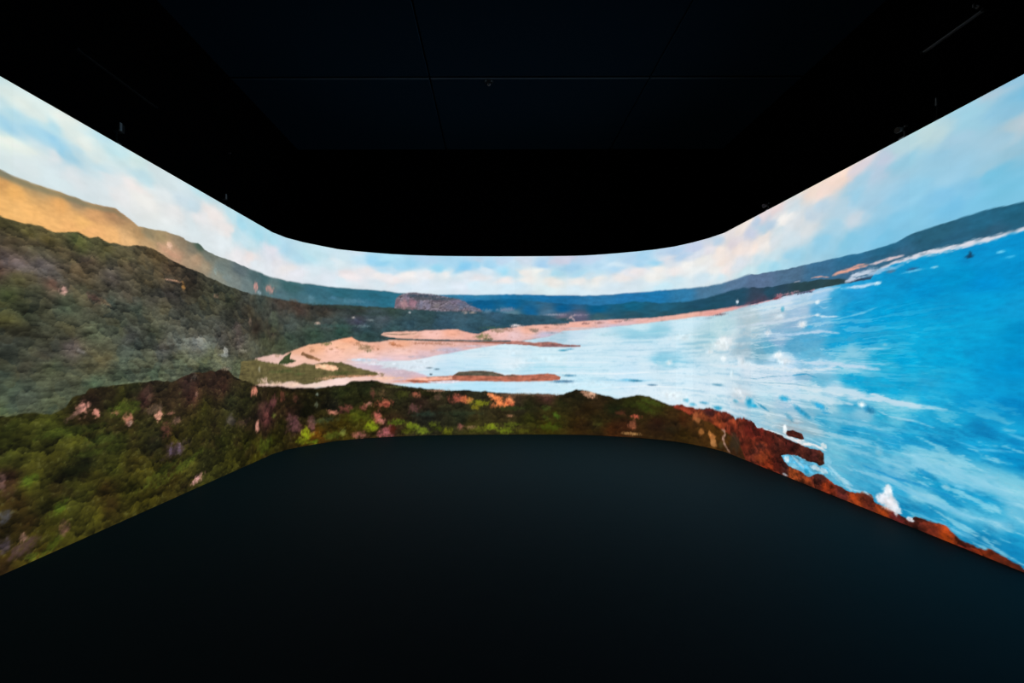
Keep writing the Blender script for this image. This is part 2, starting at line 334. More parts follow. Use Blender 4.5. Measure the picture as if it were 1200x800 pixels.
SKY = [(1.952,3.161,'cfe4e8'),(2.037,2.846,'b8dae6'),(2.037,2.635,'e4ebe4'),(2.359,3.353,'c8e4e8'),(2.398,3.329,'e0ebe6'),(2.386,3.222,'c8e2e8'),(2.533,3.302,'e2ebe3'),
 (2.614,3.265,'dde8e2'),(2.386,3.074,'9ccde6'),(2.347,3.083,'a8d4e6'),(2.502,3.193,'b4dae6'),(2.595,3.116,'a8d4e6'),(2.693,3.131,'9acde6'),(2.797,3.08,'9ccfe6'),
 (2.907,3.081,'a8d3e5'),(2.707,3.235,'b4dce8'),(2.798,3.347,'e8efe6'),(2.87,3.304,'dfe9e3'),(2.985,3.27,'dce8e3'),(3.083,3.244,'e4ebe4'),(3.168,3.172,'dae8e6'),
 (3.033,3.143,'bedce6'),(3.221,3.097,'c5e0e8'),(3.151,3.385,'bfe0e8'),(3.332,3.319,'c0e2e8'),(3.478,3.344,'cfe6e4'),(2.358,2.989,'eaf0e2'),(2.443,2.982,'e4ebe2'),
 (2.563,2.975,'dbe7e8'),(2.659,3.006,'dfe6e8'),(2.502,2.856,'dce8e9'),(2.692,2.839,'d8e7ea'),(2.907,2.922,'dfe6e8'),(3.15,2.907,'dce7ea'),(3.427,2.929,'e5e6e6'),
 (3.529,3.068,'efe6e2'),(3.331,3.049,'e0e6e8'),(3.478,3.305,'d5e8e8'),(3.582,3.227,'c0dde6'),(3.806,3.359,'d3e2e5'),(3.964,3.291,'d4e2e6'),(4.053,3.189,'ccdde6'),
 (3.805,3.144,'dfe6e8'),(3.635,3,'ecebe6'),(3.988,3.032,'e8e8e8'),(4.286,3.177,'c8dce6'),(4.56,3.418,'bfdfe8'),(4.689,3.188,'f0e6e2'),(4.934,3.126,'ece4e2'),
 (4.495,3.079,'e6e5e6'),(4.403,2.944,'dde8ec'),(5.047,3.322,'c0e0ea'),(5.284,3.283,'a8d8e8'),(5.726,3.231,'a6d8e8'),(5.496,3.052,'c5dfe8'),(5.182,3.119,'c0dee8'),
 (4.897,2.924,'e0e8ec'),(5.282,2.829,'e8e6e8'),(5.608,2.865,'efe2e0'),(6.101,3.01,'dce0e8'),(6.075,3.107,'e2e2ea'),(5.724,2.805,'dfe8ee'),(6.102,3.268,'b0dcea'),
 (6.428,3.216,'b0d8ea'),(6.693,3.136,'b4daea'),(6.228,2.973,'e0e0e4'),(6.531,2.899,'e8e4e4'),(6.775,2.87,'e4e6ec'),(6.936,3.181,'bce2ee'),(7.248,3.235,'c4e4ee'),
 (7.565,3.284,'cde4ee'),(7.09,2.946,'dbe8f0'),(7.327,3.128,'cfe6ee'),(7.489,3.168,'dceaf0'),(7.713,2.947,'f3e8ea'),(7.564,2.828,'d8e8f0'),(7.247,2.865,'dfe8f0'),
 (8.014,3.079,'ece8ea'),(8.243,3,'f2ebea'),(8.397,2.946,'efe8ea'),(7.938,3.275,'bfe0f0'),(8.167,3.263,'9cd4f0'),(8.32,3.226,'98d2ee'),(7.864,3.361,'cfe2ee'),
 (8.166,2.823,'dbe8f0'),(8.32,3.1,'b8dcf0'),(8.398,3.31,'b0e0f4'),(8.789,3.219,'9cd4ee'),(9.106,3.31,'b0d4ec'),(9.427,3.268,'a8d4ec'),(9.75,3.191,'8acdf0'),
 (9.994,3.241,'9fd4ee'),(9.266,3.152,'98d6f0'),(10.075,3.339,'b8d4e8'),(10.564,3.324,'bcd4e8'),(10.319,3.242,'a4d4ee'),(10.238,3.144,'d8e8f2'),(10.563,3.112,'a8e0f6'),
 (8.632,3.18,'a4d8f0'),(8.507,3.095,'c4e0f0'),(8.788,3.026,'f2ece8'),(8.553,2.938,'f3e8e6'),(8.397,2.962,'ede9ec'),(9.106,3.036,'ebecee'),(9.427,3.074,'eeeeee'),
 (9.831,3.045,'e0eaf0'),(10.074,2.965,'e8e9ec'),(10.563,2.966,'f2eae8'),(10.074,2.867,'d2e8f2'),(9.105,2.826,'dbe8f2'),(9.749,2.834,'dde6f0'),(10.562,2.786,'d4e9f4'),
 (8.631,2.781,'d8e8f2'),(10.971,3.355,'cddae8'),(11.701,3.333,'cfd2e4'),(12.181,3.319,'c0d4ea'),(11.377,3.239,'a8d0ee'),(11.861,3.184,'a4d0ea'),(12.338,3.149,'b4d8ee'),
 (12.65,3.287,'b4d8ee'),(12.955,3.277,'b4d6ee'),(12.68,3.19,'d0e6f2'),(10.808,3.21,'c4e2f2'),(10.759,3.079,'c0e2f2'),(10.97,3.079,'f2eee8'),(11.214,3.11,'f4f4ee'),
 (11.377,3.093,'d8e8f0'),(11.62,3.074,'b0dcee'),(12.021,3.067,'b0dcf0'),(12.18,2.997,'cce4f0'),(12.338,3.085,'bfe0f0'),(12.649,3.113,'b4daf2'),(12.878,3.017,'e4e8ee'),
 (13.029,3.037,'f0e8e8'),(11.538,2.912,'f4efe8'),(12.021,2.922,'f2efea'),(12.338,2.924,'f0efea'),(12.802,2.944,'f0eae6'),(11.051,2.964,'f2eee8'),(10.888,2.835,'d0e6f2'),
 (11.376,2.751,'dcecf0'),(12.02,2.743,'d8eaf2'),(12.648,2.764,'d6e8f2'),(13.029,2.803,'d8e8f0'),(13.18,3.302,'a8d4ee'),(13.401,3.156,'a0d6f0'),(13.105,3.155,'a8d4ee'),
 (13.627,3.2,'e0e4ec'),(13.642,3.123,'dce4ec'),(13.701,3.308,'b4d0ea'),(13.862,3.205,'b4cfe8'),(14.021,3.32,'c4d0e8'),(14.103,3.188,'d8dfea'),(14.186,3.073,'f0eee8'),
 (14.349,3.208,'e4e0e6'),(14.53,3.276,'bcd2e6'),(14.566,3.132,'fae8de'),(14.672,2.976,'f8e6dc'),(13.941,3.045,'eceae6'),(13.4,3.018,'f0ece6'),(13.7,2.981,'efe8e6'),
 (14.102,2.946,'e8ecec'),(14.529,2.87,'eaeae8'),(13.253,2.909,'ecece8'),(13.7,2.817,'cce4ee'),(14.186,2.79,'d0e4ee'),(14.709,2.81,'f0e2de'),(15.073,2.828,'d8dfe6'),
 (14.618,2.719,'cde4ee'),(13.4,2.728,'c8e8f4'),(14.837,3.33,'e6dede'),(15.232,3.346,'f4e6dc'),(14.957,3.17,'dfd6dc'),(15.402,3.178,'c8d0e2'),(15.074,3.041,'f4e2d8'),
 (15.402,3,'f8e4d8'),(15.603,3.044,'f0e4dc'),(15.737,3.055,'eee2dc'),(15.604,3.297,'b8cce0'),(15.701,3.348,'e6d6da'),(15.503,2.8,'c8dde6'),(15.602,2.663,'b0dcea'),
 (15.185,2.682,'c8e4ea'),(15.794,3.386,'e2d6da'),(15.7,3.189,'b4cfe0'),(15.883,3.192,'b4cce0'),(15.755,2.982,'eee6e0'),(15.97,2.972,'d4dce2'),(16.202,3.161,'f6f0ea'),
 (16.372,3.049,'d8dee2'),(16.105,3.064,'cfdde4'),(16.516,2.928,'d6dce0'),(16.587,3.054,'c0d2e0'),(16.295,2.887,'ccdce4'),(15.969,2.755,'c4dce6'),(16.372,3.241,'cddbe2'),
 (16.006,3.372,'e8d4d4'),(16.722,3.315,'f8e0d0'),(16.97,3.332,'fcdccc'),(17.141,3.343,'ffdcc8'),(16.849,3.277,'f8dcd0'),(17.258,3.346,'dcd4dc'),(16.848,3.14,'bcd4e4'),
 (17.084,3.033,'b4d0e0'),(17.35,3.192,'a8d0e4'),(17.541,3.196,'b8cfe2'),(17.587,3.279,'c4d0e2'),(17.299,3.087,'9ccde4'),(17.494,2.936,'a4cce2'),(17.194,2.843,'c8d6e0'),
 (16.969,2.848,'a8d0e4'),(16.72,2.73,'94cce6'),(16.295,2.683,'9cd0e6'),(15.881,2.642,'a0d4e8'),(17.193,2.655,'86c8e4'),(17.494,2.657,'88c8e6'),(17.63,2.851,'9acce4'),
 (17.629,2.58,'7cc4e4'),(17.759,3.332,'b8d8e0'),(18.027,3.277,'bcd6dc'),(17.917,3.331,'c0dade'),(17.758,3.183,'98cce2'),(17.991,3.083,'98c8e0'),(18.131,3.159,'a4cade'),
 (18.262,3.229,'9cccdf'),(18.324,3.314,'a0d0e2'),(18.384,3.37,'a0cfe2'),(18.469,3.371,'b4cad8'),(18.603,3.383,'94c4de'),(18.628,3.25,'70b8dc'),(18.55,3.234,'8cc4de'),
 (18.497,3.203,'90c4de'),(18.602,3.058,'bccad4'),(18.523,3.067,'b4ccd6'),(18.441,3.046,'a0c8dc'),(18.627,2.899,'98c4d8'),(18.44,2.86,'9cc8dc'),(18.55,2.784,'78c2e0'),
 (18.627,2.664,'78c2e0'),(18.382,2.757,'84c4e4'),(18.131,2.887,'9ccce4'),(18.062,2.776,'84c4e6'),(17.757,2.883,'90cae6'),(17.757,2.696,'84c6e4'),(18.197,2.661,'78c0e4'),
 (18.44,2.642,'7cc4e4'),(18.965,3.241,'7cbcdc'),(18.965,2.876,'a0c4d8')]
FAR_TOP = [(0.439,2.615),(1.267,2.625),(1.951,2.712),(2.331,2.761),(2.472,2.758),(2.626,2.755),(2.907,2.771),(3.107,2.782),(3.293,2.806),(3.427,2.771),(3.549,2.736),
 (3.69,2.747),(3.925,2.783),(4.186,2.781),(4.214,2.769),(4.328,2.77),(4.433,2.787),(4.494,2.772),(4.557,2.738),(4.722,2.73),(5.181,2.728),(5.724,2.714),
 (6.021,2.712),(6.563,2.712),(7.011,2.718),(7.564,2.721),(7.937,2.716),(8.319,2.712),(8.552,2.683),(8.867,2.676),(9.297,2.659),(10.725,2.672),(11.732,2.651),
 (12.415,2.637),(12.953,2.652),(13.476,2.66),(14.267,2.63),(14.708,2.631),(15.295,2.632),(15.791,2.582),(16.4,2.539),(16.908,2.52),(17.193,2.501),(17.446,2.492),
 (17.672,2.5),(17.773,2.527),(17.915,2.54),(18.144,2.551),(18.382,2.552),(18.652,2.533),(18.923,2.525),(19.403,2.523),(20.29,2.511)]
FARC = [(1.871,2.567,'e0a868'),(1.529,2.255,'f0b468'),(2.358,2.749,'8a8270'),(2.358,2.679,'d8a060'),(2.442,2.651,'f0b468'),(2.357,2.532,'f2b870'),(2.562,2.55,'f2b870'),
 (2.692,2.527,'f4ba74'),(2.869,2.532,'f2b672'),(2.442,2.53,'f4bc74'),(3.065,2.553,'f2b676'),(2.501,2.733,'a8906a'),(2.626,2.724,'b0946a'),(2.761,2.667,'e8ac68'),
 (2.907,2.743,'a08868'),(3.065,2.682,'d8a26c'),(2.984,2.587,'f0b870'),(3.238,2.751,'a8805c'),(3.33,2.742,'a88460'),(3.237,2.563,'f0b878'),(3.426,2.638,'c8a070'),
 (3.426,2.559,'e8b880'),(3.528,2.641,'b89468'),(3.689,2.685,'948668'),(3.634,2.587,'c8a478'),(3.864,2.688,'a08c68'),(3.924,2.616,'c8a080'),(4.118,2.708,'8f7f68'),
 (4.051,2.583,'b89478'),(4.402,2.585,'b09478'),(4.328,2.703,'7f7868'),(4.463,2.765,'485c50'),(4.638,2.686,'6f746a'),(4.556,2.548,'a09078'),(4.896,2.584,'707c78'),
 (4.807,2.462,'8a8c80'),(5.282,2.659,'5a686c'),(5.18,2.472,'7a8480'),(5.723,2.622,'4c6468'),(5.494,2.465,'6c7c7c'),(5.969,2.665,'3f6064'),(6.227,2.579,'5c7474'),
 (6.611,2.636,'3c6468'),(6.426,2.475,'507078'),(7.089,2.553,'386878'),(6.934,2.436,'48707c'),(7.564,2.6,'2c6474'),(7.564,2.478,'406f80'),(8.012,2.58,'286478'),
 (8.012,2.471,'387088'),(8.396,2.566,'2a6a80'),(8.474,2.473,'2c7088'),(8.787,2.626,'2c6878'),(9.426,2.62,'347ca0'),(10.074,2.623,'3080a8'),(10.074,2.542,'1f6c9c'),
 (10.725,2.591,'1c70a0'),(11.538,2.555,'1c6ca0'),(12.337,2.539,'2a74a4'),(12.953,2.542,'2272a8'),(13.399,2.561,'1f76ac'),(13.86,2.546,'3078a4'),(14.347,2.557,'4c7898'),
 (14.955,2.534,'587898'),(15.601,2.49,'587090'),(16.294,2.458,'4c6c88'),(16.719,2.447,'3a6c90'),(17.192,2.441,'28688c'),(17.192,2.356,'3c6484'),(17.585,2.459,'246484'),
 (17.672,2.377,'34607c'),(18.061,2.485,'285c74'),(18.13,2.398,'285c78'),(18.382,2.46,'24607c'),(18.601,2.467,'22607c'),(18.439,2.382,'30607c'),(19.079,2.467,'22607c')]
MID_TOP = [(5.718,1.466),(9.425,2.231),(9.749,2.525),(10.074,2.558),(10.725,2.591),(11.213,2.54),(11.731,2.488),(12.337,2.451),(12.724,2.467),(12.983,2.494),(13.475,2.433),
 (13.86,2.414),(14.267,2.428),(14.707,2.473),(15.185,2.473),(15.79,2.386),(16.216,2.368),(16.584,2.337),(16.719,2.334),(17.048,2.278),(17.245,2.244),(17.397,2.226),
 (17.455,2.192),(17.529,2.053),(18.059,1.46)]
MIDC = [(10.236,2.428,'0c5a88'),(10.725,2.493,'0c6090'),(11.05,2.346,'146090'),(11.699,2.391,'0a5888'),(12.336,2.379,'0a5a84'),(12.953,2.386,'14607f'),(13.551,2.336,'205c78'),
 (14.184,2.324,'1f4c64'),(14.954,2.368,'1f4a60'),(15.79,2.314,'20465a'),(15.696,2.247,'404054'),(16.584,2.289,'28444c'),(16.967,2.265,'2c4448'),(17.297,2.235,'34445c'),
 (10.398,2.233,'2c5868'),(10.724,2.298,'5c8090'),(11.375,2.312,'48708c'),(10.887,2.183,'20586c'),(11.375,2.214,'50606c'),(11.699,2.245,'70687c'),(12.019,2.225,'5c5c74'),
 (12.336,2.234,'385c68'),(12.953,2.261,'285060'),(13.55,2.246,'285260'),(14.184,2.239,'1c4858'),(11.05,2.134,'24505c'),(11.698,2.163,'2c5058')]
SEA_TOP = [(3.982,1.027),(7.244,1.49),(8.239,1.441),(8.785,1.439),(9.504,1.567),(9.909,1.639),(10.723,1.752),(11.406,1.872),(11.698,1.985),(12.336,2.025),(13.102,2.084),
 (13.475,2.114),(14.049,2.151),(14.472,2.151),(14.706,2.176),(15.293,2.202),(15.789,2.213),(16.215,2.223),(16.584,2.231),(17.048,2.225),(17.397,2.218),(17.474,2.293),
 (17.672,2.316),(17.967,2.326),(18.228,2.327),(18.439,2.332),(18.651,2.341),(19.079,2.362),(20.29,2.429)]
SEAC = [(8.393,1.251,'d4dce4'),(8.785,1.327,'dce8f0'),(9.102,1.374,'e0ecf4'),(10.071,1.533,'d8ecf4'),(10.723,1.613,'d4ecf6'),(10.071,1.371,'c8e8f6'),(10.722,1.369,'dceef6'),
 (9.423,1.259,'c8e4f4'),(11.536,1.904,'b8d4e4'),(12.019,1.934,'c8e0ee'),(12.335,1.849,'d0e8f2'),(13.102,2.021,'c8e8f2'),(13.027,1.915,'98d0e4'),(13.398,1.92,'98d0e4'),
 (13.859,2.063,'cce8f4'),(11.535,1.53,'d4eef8'),(12.335,1.528,'cce8f4'),(13.101,1.602,'d0e8f4'),(11.048,1.287,'bce4f4'),(12.334,1.207,'cceaf6'),(13.25,1.293,'d0e8f4'),
 (13.549,1.748,'c8e6f4'),(13.473,1.401,'90d0e8'),(11.047,0.88,'c8e8f8'),(9.101,0.938,'c4e8f8'),(10.07,0.931,'bce6f8'),(12.017,0.962,'cceefa'),(12.95,1.103,'c8e8f8'),
 (13.249,0.831,'dceef8'),(13.857,1.154,'d4ecf8'),(13.856,0.714,'d8ecf6'),(14.523,0.974,'d4e8f4'),(14.705,1.912,'b8d8e0'),(14.345,1.795,'a8d0dc'),(15.398,1.988,'b4c8d0'),
 (15.397,1.809,'b0c8d4'),(14.704,1.713,'e0e8ec'),(15.181,1.549,'a0bccc'),(15.787,1.587,'5ca8cc'),(15.598,1.533,'70a8c4'),(15.964,1.399,'b8d8ec'),(15.395,1.272,'ccdfec'),
 (15.786,1.195,'c8dceb'),(14.95,1.322,'d0e8f4'),(15.178,0.896,'c8d4dc'),(15.785,1.005,'b0d8e8'),(16.13,0.842,'b0cce0'),(14.523,0.771,'d0e6f0'),(15.784,0.725,'b0ccd8'),
 (15.556,0.754,'a8d0e0'),(15.879,2.147,'c0dcec'),(16.135,2.16,'c8dcec'),(16.442,2.152,'a8cce4'),(16.718,2.164,'98c8ec'),(17.025,2.078,'30a0d8'),(15.967,1.996,'b0c4d4'),
 (16.442,2.003,'a0c0dc'),(16.292,1.885,'90b4d4'),(16.717,1.975,'50a8dc'),(17.192,2.142,'20a0e0'),(17.191,1.971,'0898d8'),(17.584,2.084,'0898d8'),(16.717,1.834,'60b0e0'),
 (17.191,1.783,'0c9cdc'),(17.583,1.85,'00a0e0'),(15.965,1.692,'88b0d4'),(16.291,1.608,'50a0cc'),(16.582,1.649,'50a8d8'),(16.965,1.636,'10a0dc'),(17.395,1.622,'089cd8'),
 (17.67,1.612,'10a8e0'),(16.582,1.504,'60b4dc'),(17.19,1.509,'60b8dc'),(17.582,1.482,'10a8dc'),(16.132,1.369,'c0dcf0'),(16.716,1.361,'a0d0ec'),(17.189,1.372,'80c8e4'),
 (17.582,1.38,'28b0e0'),(16.511,1.249,'88b8d8'),(16.131,1.201,'c8dcec'),(16.715,1.201,'68b8dc'),(17.189,1.243,'0ca4dc'),(17.669,1.267,'10a8e0'),(15.963,1.073,'c0dcec'),
 (16.58,1.087,'b8dceb'),(16.963,1.097,'c0dcec'),(17.189,1.072,'a8d4e8'),(17.394,1.147,'08a0d8'),(17.669,1.13,'0ca8e0'),(17.581,1.02,'70c4e0'),(16.13,0.8,'a8c8d8'),
 (16.58,0.805,'80b8d4'),(16.842,0.95,'a0cee0'),(17.079,1.01,'30a4d4'),(17.21,1.006,'30a4d4'),(17.314,0.917,'80c0dc'),(17.581,0.927,'20a8d8'),(16.714,0.775,'30a0d0'),
 (16.288,0.634,'a0b0bc'),(16.579,0.65,'98b8c8'),(16.962,0.738,'50b0d8'),(17.1,0.715,'1898d0'),(17.393,0.722,'30a8d8'),(17.58,0.809,'40b0dc'),(17.668,0.693,'20a0d8'),
 (16.713,0.51,'60b0d4'),(16.962,0.513,'70c0dc'),(17.187,0.601,'50b4dc'),(17.292,0.537,'40a8d4'),(17.756,2.172,'0890d0'),(18.06,2.222,'0898d8'),(18.381,2.252,'0890d4'),
 (18.601,2.26,'0890d4'),(18.196,2.095,'0090d0'),(17.914,2.036,'0090d4'),(18.439,2.021,'0090d8'),(18.6,2.053,'0490d4'),(17.755,1.909,'009cdc'),(18.129,1.902,'0494d4'),
 (18.381,1.873,'049cdc'),(18.6,1.817,'0c98d8'),(17.755,1.684,'04a4e0'),(18.128,1.63,'04a4e0'),(18.38,1.683,'08a0dc'),(18.599,1.61,'0090d0'),(17.754,1.459,'00a4e0'),
 (18.128,1.461,'04a0dc'),(18.437,1.43,'0498d8'),(18.599,1.403,'0090d4'),(17.753,1.234,'0ca0d8'),(17.986,1.283,'1ca8dc'),(18.194,1.26,'0ca4e0'),(18.547,1.251,'0898d8'),
 (17.753,1.054,'60c4e4'),(17.986,1.121,'18a8e0'),(18.379,1.113,'0898d8'),(18.599,1.137,'0488cc'),(17.669,0.923,'60c4e4'),(17.911,0.912,'18a4dc'),(18.193,0.993,'14a0d8'),
 (18.379,0.936,'0c88c4'),(18.546,0.933,'14a0dc'),(18.057,0.781,'1090cc'),(18.319,0.817,'14a0dc'),(18.598,0.764,'0890d0'),(17.752,0.784,'18a0d8'),(17.752,0.559,'58b8dc'),
 (17.91,0.559,'80c8e4'),(18.057,0.594,'68bcdc'),(17.667,0.424,'50b0dc'),(17.948,0.489,'1894cc'),(17.751,0.296,'30a8dc'),(18.125,0.426,'1498d0'),(18.192,0.546,'70c4e0'),
 (18.378,0.543,'80cae4'),(18.597,0.545,'80cce4'),(18.378,0.417,'1ca0d8'),(18.192,0.325,'1c9cd4'),(17.91,0.285,'70c0e0'),(17.984,0.187,'1890c8'),(17.767,0.114,'1088c0'),
 (18.256,0.267,'60bce0'),(18.435,0.341,'40b0dc'),(18.597,0.396,'68bee0'),(18.256,0.162,'28a0d4'),(18.491,0.268,'68bce0'),(18.597,0.219,'1c9cd4'),(18.377,0.119,'1080b8'),
 (18.597,0.112,'1088c4'),(19.079,2.066,'0890d4'),(19.077,1.313,'0898d8'),(19.077,0.761,'20a0d8'),(19.076,0.309,'30a8dc')]
SEA_LINES = [([(13.696,1.149),(14.702,1.145),(15.786,1.139),(16.581,1.116),(17.189,1.106),(17.625,1.072),(17.911,1.049)],.034,'d0e4ee',.85),([(14.343,1.046),(15.785,1.039),(16.58,1.009),(17.188,0.995)],.032,'c8e0ec',.75),([(14.344,1.337),(15.395,1.332),(16.29,1.311),(17.023,1.35)],.026,'dce8f0',.8),([(15.179,1.118),(16.29,1.147),(16.779,1.129)],.007,'80b4cc',.7),([(14.613,1.114),(15.395,1.117),(15.785,1.094)],.006,'90bcd0',.6),
([(14.706,2.057),(16.134,2.065),(16.907,2.102)],.02,'d0e0ea',.6),([(14.952,1.909),(16.292,1.925),(16.743,1.944)],.016,'c8d8e6',.7),([(15.397,1.666),(15.878,1.695),(16.291,1.69)],.012,'b8d0e0',.6),([(14.953,2.126),(15.789,2.124),(16.442,2.132)],.014,'d4e4ec',.6),([(11.372,1.173),(12.645,1.162),(13.857,1.227)],.012,'f0f8fc',.7),([(10.071,1.322),(11.373,1.384),(12.799,1.368)],.012,'e8f4fa',.6),([(11.698,1.806),(12.646,1.764),(13.697,1.79)],.010,'e4f2f8',.6),([(12.176,0.867),(13.249,0.954),(14.343,0.935)],.014,'f0f8fc',.6),
([(15.784,0.647),(16.438,0.657),(17.021,0.64),(17.488,0.618)],.02,'a8d0e0',.5),([(16.713,0.558),(17.292,0.537),(17.752,0.499)],.02,'98d0e4',.5),([(17.02,0.347),(17.579,0.347),(17.984,0.294),(18.318,0.224)],.022,'88c8e0',.6),([(17.832,0.136),(18.191,0.111),(18.544,0.078)],.018,'60b8dc',.6),([(17.292,0.412),(17.751,0.371)],.012,'1890cc',.6),([(17.667,0.386),(17.984,0.386),(18.192,0.359)],.016,'1488c4',.6),([(17.188,0.772),(17.668,0.746),(18.057,0.698)],.014,'1894cc',.5),([(16.782,1.866),(17.024,1.874),(17.296,1.901),(17.473,1.94)],.009,'78c8e8',.7),([(16.678,1.941),(16.782,1.913),(17.024,1.891)],.010,'c0e0f2',.9),([(16.705,2.043),(16.782,2.006),(16.882,2.014)],.008,'98cce8',.8),([(16.691,2.073),(16.906,2.065)],.008,'90c8e8',.6),
([(15.878,1.761),(16.291,1.741),(16.583,1.756),(16.781,1.75),(17.012,1.719)],.016,'b4d2ea',.85),([(17.274,1.542),(17.443,1.551),(17.627,1.552)],.010,'98d0e8',.7),([(16.099,1.432),(16.716,1.399),(17.189,1.38),(17.509,1.355)],.022,'c4dcee',.8),([(17.023,1.395),(17.345,1.408),(17.564,1.404)],.010,'90cce8',.6),
([(16.365,1.162),(16.842,1.125),(17.189,1.115),(17.489,1.083),(17.794,1.044),(18.127,1.052)],.026,'bcdcec',.75),([(17.47,0.968),(17.625,0.925),(17.833,0.923),(18.022,0.893)],.012,'a0d4e8',.7),([(16.51,0.786),(17.078,0.808),(17.393,0.804),(17.58,0.786)],.018,'88c8e0',.6),([(16.259,1.248),(16.511,1.278),(16.689,1.237)],.007,'3098c4',.9),
([(14.997,1.235),(15.179,1.179),(15.497,1.17),(15.876,1.221),(16.259,1.248)],.005,'70a8c4',.8),([(14.829,1.527),(15.396,1.439),(15.877,1.409),(16.29,1.383)],.006,'90b8d0',.7),([(14.524,1.286),(14.949,1.271)],.005,'a0c8dc',.7),
([(18.16,0.82),(18.378,0.784),(18.598,0.811)],.009,'60bee4',.7),([(18.546,0.933),(18.721,0.894)],.009,'60bee4',.6),([(17.624,0.545),(17.91,0.559),(18.192,0.526),(18.436,0.516),(18.648,0.472)],.07,'8ccce6',.45),([(17.579,0.347),(17.871,0.295),(18.125,0.263),(18.377,0.258)],.02,'78c4e4',.5),
([(17.436,2.284),(17.672,2.324),(17.967,2.33),(18.228,2.33),(18.439,2.332),(18.651,2.341),(19.042,2.364)],.020,'dcdce6',1),([(17.082,2.237),(17.224,2.29),(17.493,2.289)],.035,'c8d4e4',.85),([(17.297,2.252),(17.628,2.279),(17.756,2.284)],.02,'a8c8e4',.7),
([(17.025,2.184),(17.296,2.164),(17.445,2.169)],.016,'b8dcf4',.9),([(15.789,2.157),(16.215,2.181),(16.652,2.192),(17.025,2.202)],.022,'c8dcee',.6),([(17.191,2.005),(17.377,2.033)],.005,'50b8e4',.3),
([(12.876,1.918),(13.325,1.922),(13.698,1.953)],.008,'88cce0',.8),([(13.25,1.431),(13.697,1.387),(14.098,1.376)],.008,'78c4e0',.8),([(10.722,1.255),(11.373,1.286),(12.334,1.271)],.008,'a4dcec',.7),([(12.177,1.512),(12.799,1.494)],.005,'a0d0e0',.7),([(12.334,1.046),(12.95,1.04),(13.548,1.07)],.006,'80c8e4',.7),([(9.747,1.518),(10.478,1.516)],.004,'a0c4d8',.7),
([(14.183,1.801),(14.615,1.77)],.012,'90c4d4',.7),([(15.07,2.002),(15.789,1.99),(16.292,2.007)],.008,'a0c0d0',.5),([(15.397,1.833),(16.134,1.896)],.006,'88b8cc',.5),([(13.696,1.089),(14.343,1.032),(15.179,1.093)],.006,'a8d0e4',.6)]
